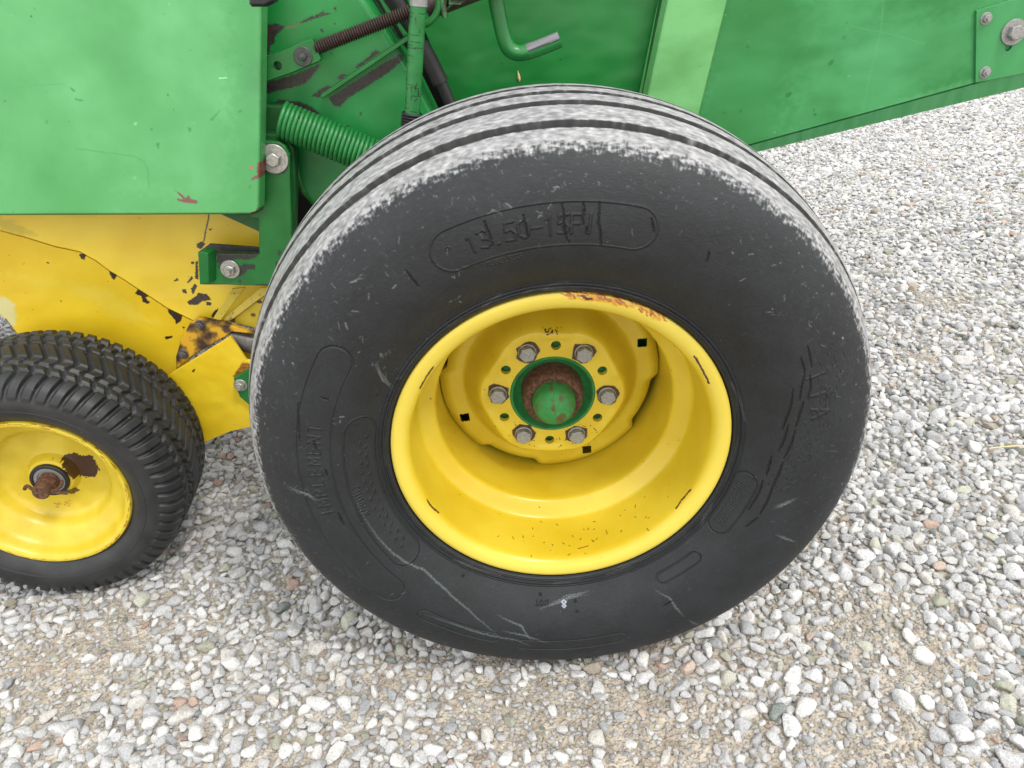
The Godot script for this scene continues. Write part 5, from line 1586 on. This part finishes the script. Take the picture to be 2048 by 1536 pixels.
	# rolled outer edge and the thickness of the sheet round the holes
	for i in ns:
		var q := []
		for k in [i, i + 1]:
			var an: float = TAU * k / ns
			var ro := disc_edge(an)
			var p := Vector3(cos(an) * ro, sin(an) * ro, disc_z(cos(an) * ro, sin(an) * ro))
			var nn := Vector3(cos(an), sin(an), 0)
			q.append(dg.add(p, nn, duv.call(Vector2(p.x, p.y))))
			q.append(dg.add(p - Vector3(0, 0, 0.012), nn, duv.call(Vector2(p.x, p.y))))
		dg.quad(q[0], q[2], q[3], q[1])
	for c in rounds:
		for k in 20:
			var q := []
			for m in [k, k + 1]:
				var an: float = TAU * m / 20.0
				var nn := Vector3(-cos(an), -sin(an), 0)
				var p := Vector3(c.x + cos(an) * 0.0072, c.y + sin(an) * 0.0072, -0.1392)
				q.append(dg.add(p, nn, duv.call(c)))
				q.append(dg.add(p - Vector3(0, 0, 0.008), nn, duv.call(c)))
			dg.quad(q[0], q[2], q[3], q[1])
	put("wheel_disc", dg.mesh(skin(di, 0.34)), wheel)
	# hub, rusty collar and cap
	put("hub", lathe_mesh([Vector2(0.096, -0.1620), Vector2(0.096, -0.1530), Vector2(0.0665, -0.1520), Vector2(0.0640, -0.1400), Vector2(0.0612, -0.1372), Vector2(0.0590, -0.1380), Vector2(0.0570, -0.1420), Vector2(0.0540, -0.1485), Vector2(0.0500, -0.1530), Vector2(0.0440, -0.1555)], 72, M.hub_green), wheel)
	put("hub_collar", lathe_mesh([Vector2(0.0462, -0.1580), Vector2(0.0450, -0.1480), Vector2(0.0436, -0.1300), Vector2(0.0425, -0.1245), Vector2(0.0400, -0.1218), Vector2(0.0360, -0.1212), Vector2(0.0310, -0.1225), Vector2(0.0280, -0.1240)], 60, M.rust), wheel)
	put("hub_cap", lathe_mesh([Vector2(0.0312, -0.1240), Vector2(0.0308, -0.1130), Vector2(0.0298, -0.1060), Vector2(0.0275, -0.1005), Vector2(0.0240, -0.0965), Vector2(0.0190, -0.0935), Vector2(0.0120, -0.0916), Vector2(0.0050, -0.0909), Vector2(0.0002, -0.0908)], 48, M.cap_green), wheel)
	var br := Geo.new()
	box(br, Vector3(0.13, 0.06, -0.236), Vector3(0.07, 0.11, 0.02))
	put("added_dark_plate", lathe_mesh([Vector2(0.1880, -0.268), Vector2(0.1880, -0.264), Vector2(0.050, -0.264)], 48, M.gap_dark), wheel)  # added plate closing the open wheel back, so the disc gaps look shaded
	put("axle_bracket", br.mesh(M.green), wheel)
	var k6 := 0
	for b in bolts:
		k6 += 1
		var c := Vector3(b.x, b.y, -0.1388)
		var h := Geo.new()
		plate(h, ngon(c + Vector3(0, 0, 0.0115), Vector3.BACK, 0.0122, 6, k6 * 0.37), Vector3.BACK, 0.0115, 0.0013)
		lathe(h, [Vector2(0.0132, -0.0005), Vector2(0.0132, 0.0022), Vector2(0.0118, 0.0032)], 28, Transform3D(Basis.IDENTITY, c))
		put("wheel_bolt", h.mesh(M.zinc), wheel)
	put("axle", lathe_mesh([Vector2(0.0005, -0.80), Vector2(0.045, -0.80), Vector2(0.045, -0.20), Vector2(0.062, -0.19), Vector2(0.062, -0.162)], 32, M.green_dark), wheel)

func disc_edge(an: float) -> float:
	var d := fposmod(rad_to_deg(an), 360.0)
	var k := 0.0
	for q in [[18.0, 25.0], [290.0, 31.0], [198.0, 28.0], [110.0, 27.0]]:
		var e := absf(fposmod(d - q[0] + 180.0, 360.0) - 180.0)
		k = maxf(k, 1.0 - smoothstep(q[1] - 3.0, q[1] + 3.0, e))
	return lerpf(0.1570, 0.1672, k)

func disc_z(x: float, y: float) -> float:
	var r := Vector2(x, y).length()
	var an := atan2(y, x)
	var pl := 0.100 + 0.0035 * cos(6.0 * (an - deg_to_rad(-6.9)))
	var z := -0.139 - 0.047 * smoothstep(pl, 0.134, r)
	# pads: the sheet is drawn up between the bolts
	var pad := smoothstep(-0.1, 0.75, cos(6.0 * (an - deg_to_rad(83.1))))
	z += 0.0022 * pad * smoothstep(0.086, 0.096, r) * (1.0 - smoothstep(0.099, 0.108, r))
	var ro := disc_edge(an)
	var e := clampf((r - (ro - 0.016)) / 0.016, 0.0, 1.0)
	z -= 0.009 * e * e
	# raised rings round the square holes
	return z

func gauge_wheel() -> void:
	var wheel := Node3D.new()
	wheel.name = "gauge_wheel"
	wheel.transform = Transform3D(Basis(Vector3.UP, deg_to_rad(3.43)), Vector3(-0.891, 0.2330, -0.25))
	wheel.set_meta("label", "small gauge wheel with knobbly turf tyre and yellow rim")
	baler.add_child(wheel, true)
	# section of the carcass
	var ctl := [Vector2(0.1475, -0.010), Vector2(0.150, -0.002), Vector2(0.155, 0.004), Vector2(0.165, 0.011), Vector2(0.178, 0.0155), Vector2(0.192, 0.016), Vector2(0.204, 0.0125), Vector2(0.2145, 0.0055), Vector2(0.2208, -0.005), Vector2(0.2255, -0.020), Vector2(0.2284, -0.045), Vector2(0.2294, -0.093)]
	for k in range(ctl.size() - 2, -1, -1):
		ctl.append(Vector2(ctl[k].x, -0.186 - ctl[k].y))
	var arcs := [0.0]
	for i in range(1, ctl.size()):
		arcs.append(arcs[-1] + ctl[i].distance_to(ctl[i - 1]))
	var total: float = arcs[-1]
	var nj := 110
	var lugs := 62
	var ni := lugs * 16
	var g := Geo.new()
	var sc := total * 0.5
	for j in nj + 1:
		var s := total * j / nj
		var i0 := 0
		while i0 < arcs.size() - 2 and arcs[i0 + 1] < s:
			i0 += 1
		var f: float = (s - arcs[i0]) / (arcs[i0 + 1] - arcs[i0])
		var pa: Vector2 = ctl[maxi(i0 - 1, 0)]
		var pd: Vector2 = ctl[mini(i0 + 2, ctl.size() - 1)]
		var p: Vector2 = ctl[i0].cubic_interpolate(ctl[i0 + 1], pa, pd, f)
		var p2: Vector2 = ctl[i0].cubic_interpolate(ctl[i0 + 1], pa, pd, minf(f + 0.02, 1.0))
		var p1: Vector2 = ctl[i0].cubic_interpolate(ctl[i0 + 1], pa, pd, maxf(f - 0.02, 0.0))
		var d := (p2 - p1).normalized()
		var nrm := Vector2(-d.y, d.x)
		if nrm.dot(p - Vector2(0.18, -0.093)) < 0.0:
			nrm = -nrm
		var m := absf(s - sc)
		for i in ni + 1:
			var an := TAU * i / ni
			var ph := an * lugs / TAU
			var h := 0.0
			# shoulder bars running down the wall, then staggered blocks, then the centre row
			h = maxf(h, lug(ph + (m - 0.07) * 9.0, 0.68) * step_in(m, 0.066, 0.120) * lerpf(0.0066, 0.0022, smoothstep(0.088, 0.122, m)))
			h = maxf(h, lug(ph + 0.5 - (m - 0.05) * 26.0, 0.72) * step_in(m, 0.0455, 0.0645) * 0.0058)
			h = maxf(h, lug(ph + 0.05 + (m - 0.03) * 26.0, 0.72) * step_in(m, 0.0240, 0.0440) * 0.0058)
			h = maxf(h, lug(ph + 0.55 + (s - sc) * 26.0, 0.72) * step_in(m, -0.01, 0.0225) * 0.0058)
			var q := p + nrm * h
			g.add(Vector3(sin(an) * q.x, cos(an) * q.x, q.y), Vector3(sin(an) * nrm.x, cos(an) * nrm.x, nrm.y), Vector2(float(i) / ni, s / total))
	var acc := PackedVector3Array()
	acc.resize(g.v.size())
	var wv := ni + 1
	for j in nj + 1:
		for i in wv:
			var k := j * wv + i
			var il := j * wv + (i - 1 if i > 0 else ni - 1)
			var ir := j * wv + (i + 1 if i < ni else 1)
			var ju := maxi(j - 1, 0) * wv + i
			var jd := mini(j + 1, nj) * wv + i
			var nn := (g.v[ir] - g.v[il]).cross(g.v[jd] - g.v[ju]).normalized()
			acc[k] = nn if nn.dot(g.n[k]) > 0.0 else -nn
	g.n = acc
	for j in nj:
		for i in ni:
			var a := j * wv + i
			g.quad(a, a + 1, a + wv + 1, a + wv)
	for i in g.v.size():
		if g.v[i].y < -0.2370:
			g.v[i].y = -0.2370
	var gi := mottled(1024, 512, Color(0.095, 0.10, 0.105), Color(0.16, 0.165, 0.17), 0.02, 91, 5, 1.2)
	specks(gi, 420, rng, Color(0.5, 0.5, 0.48), 0.5, 1.6, 0.9)
	specks(gi, 120, rng, Color(0.26, 0.26, 0.26), 0.6, 3.0, 0.5)
	var gm := skin(gi, 0.5, 0.5)
	put("tyre", g.mesh(gm), wheel)
	# raised moulding marks and ring on the wall
	var ring := []
	for k in 97:
		ring.append(Vector3(sin(TAU * k / 96.0) * 0.1775, cos(TAU * k / 96.0) * 0.1775, 0.0150))
	pipe("wall_ring", ring, 0.0011, gm, wheel, 6)
	# dished rim
	var ri := mottled(1024, 1024, Color(0.75, 0.655, 0.15), Color(0.80, 0.715, 0.22), 0.005, 92, 6, 1.4)
	specks(ri, 120, rng, CHIP, 0.7, 2.8)
	specks(ri, 70, rng, Color(0.62, 0.36, 0.10), 0.7, 3.5, 0.8)
	var uvp := func(x: float, y: float) -> Vector2: return Vector2(x / 0.32 + 0.5, 0.5 - y / 0.32)
	var pp := []
	for q in [[0.026, 0.034], [0.05, 0.036], [0.054, 0.028], [0.075, 0.026], [0.076, -0.006], [0.062, -0.022], [0.048, -0.018], [0.036, -0.008], [0.03, 0.012]]:
		pp.append(uvp.call(q[0], q[1]))
	patch(ri, pp, Color(0.19, 0.12, 0.06), 13.0, 1.0, Color(0.30, 0.19, 0.08))
	pp = []
	for q in [[-0.01, -0.03], [0.022, -0.028], [0.026, -0.046], [0.010, -0.052], [-0.004, -0.044]]:
		pp.append(uvp.call(q[0], q[1]))
	patch(ri, pp, Color(0.22, 0.14, 0.08), 8.0, 0.9, Color(0.36, 0.25, 0.12))
	for k in 30:
		var p := Vector2(rng.randf_range(-0.03, 0.0), rng.randf_range(-0.078, -0.066))
		scratch(ri, [uvp.call(p.x, p.y), uvp.call(p.x + 0.003, p.y)], Color(0.62, 0.30, 0.08), 1.0, 0.6)
	for k in 150:
		var an := TAU * rng.randf()
		var r := 0.1455 + rng.randf_range(-0.001, 0.005)
		scratch(ri, [uvp.call(sin(an) * r, cos(an) * r), uvp.call(sin(an + 0.05) * r, cos(an + 0.05) * r)], Color(0.50, 0.30, 0.10), 1.0, 0.5)
	var rg := Geo.new()
	lathe(rg, [Vector2(0.1470, -0.012), Vector2(0.1505, -0.004), Vector2(0.1505, 0.0015), Vector2(0.1485, 0.0045), Vector2(0.1450, 0.0050), Vector2(0.1410, 0.0032), Vector2(0.1378, -0.0010), Vector2(0.1350, -0.0075), Vector2(0.1325, -0.0150), Vector2(0.1290, -0.0215), Vector2(0.1230, -0.0270), Vector2(0.1140, -0.0320), Vector2(0.1060, -0.0370), Vector2(0.1010, -0.0440), Vector2(0.0975, -0.0540), Vector2(0.0935, -0.0610), Vector2(0.0870, -0.0645), Vector2(0.0700, -0.0660), Vector2(0.0520, -0.0655), Vector2(0.0440, -0.0630), Vector2(0.0400, -0.0570), Vector2(0.0385, -0.0500), Vector2(0.0370, -0.0470), Vector2(0.0330, -0.0455), Vector2(0.0310, -0.0460)], 200)
	for i in rg.t.size():
		rg.t[i] = uvp.call(rg.v[i].x, rg.v[i].y)
	put("rim", rg.mesh(skin(ri, 0.36)), wheel)
	put("bearing", lathe_mesh([Vector2(0.0325, -0.060), Vector2(0.0325, -0.0400), Vector2(0.0305, -0.0385), Vector2(0.0270, -0.0385), Vector2(0.0262, -0.0400)], 44, M.rubber), wheel)
	put("bearing_seal", lathe_mesh([Vector2(0.0262, -0.0405), Vector2(0.0250, -0.0398), Vector2(0.0205, -0.0405), Vector2(0.0200, -0.0425), Vector2(0.0165, -0.0425)], 44, M.zinc), wheel)
	put("axle", lathe_mesh([Vector2(0.0168, -0.24), Vector2(0.0168, -0.024), Vector2(0.0150, -0.0225), Vector2(0.0145, -0.0225), Vector2(0.0143, -0.006), Vector2(0.0130, -0.004), Vector2(0.0003, -0.004)], 26, M.rust), wheel)
	var cp := [Vector3(-0.030, 0.005, -0.016), Vector3(-0.022, 0.012, -0.014), Vector3(-0.012, 0.003, -0.012), Vector3(0.004, -0.002, -0.013), Vector3(0.020, -0.004, -0.014), Vector3(0.032, 0.003, -0.015), Vector3(0.037, 0.012, -0.016)]
	var cot := pipe("cotter_pin", smooth_path(cp, 5), 0.0032, M.rust, wheel, 8)
	cp = [Vector3(0.012, -0.006, -0.013), Vector3(0.024, -0.010, -0.014), Vector3(0.036, -0.016, -0.017)]
	pipe("cotter_pin", smooth_path(cp, 4), 0.0030, M.rust, wheel, 8)

func lug(ph: float, duty: float) -> float:
	var f := absf(fposmod(ph, 1.0) - 0.5) * 2.0
	return 1.0 - smoothstep(duty - 0.10, duty + 0.12, f)

func step_in(v: float, a: float, b: float) -> float:
	return smoothstep(a, a + 0.0035, v) * (1.0 - smoothstep(b - 0.0035, b, v))

# ------------------------------------------------------------------ loose bits
func build_bits() -> void:
	var straw := mat(Color(0.80, 0.70, 0.50), 0.7)
	var sp := []
	for q in [Vector2(0.8827, -0.404), Vector2(0.9085, -0.405), Vector2(0.9527, -0.403)]:
		sp.append(Vector3(q.x, 0.014, q.y))
	var s := pipe("straw_stalk", sp, 0.0016, straw, self, 6)
	s.set_meta("label", "dry pale straw stalk lying on the gravel right of the road wheel")
	s.set_meta("category", "straw")
	var h: Vector3 = Vector3(0.0034, 0.774, -0.6)
	var g := Geo.new()
	lathe(g, [Vector2(0.0002, -0.007), Vector2(0.002, -0.004), Vector2(0.0026, 0.0), Vector2(0.0016, 0.006), Vector2(0.0002, 0.012)], 10, Transform3D(basis_for(Vector3(-0.1, 1, 0).normalized()), h + Vector3(0, 0, 0.0022)), Vector2(1, 1), -1.0)
	var o := put("grain_husk", g.mesh(straw), self)
	o.set_meta("label", "tiny straw coloured grain husk stuck on the green panel above the wheel")
	o.set_meta("category", "husk")
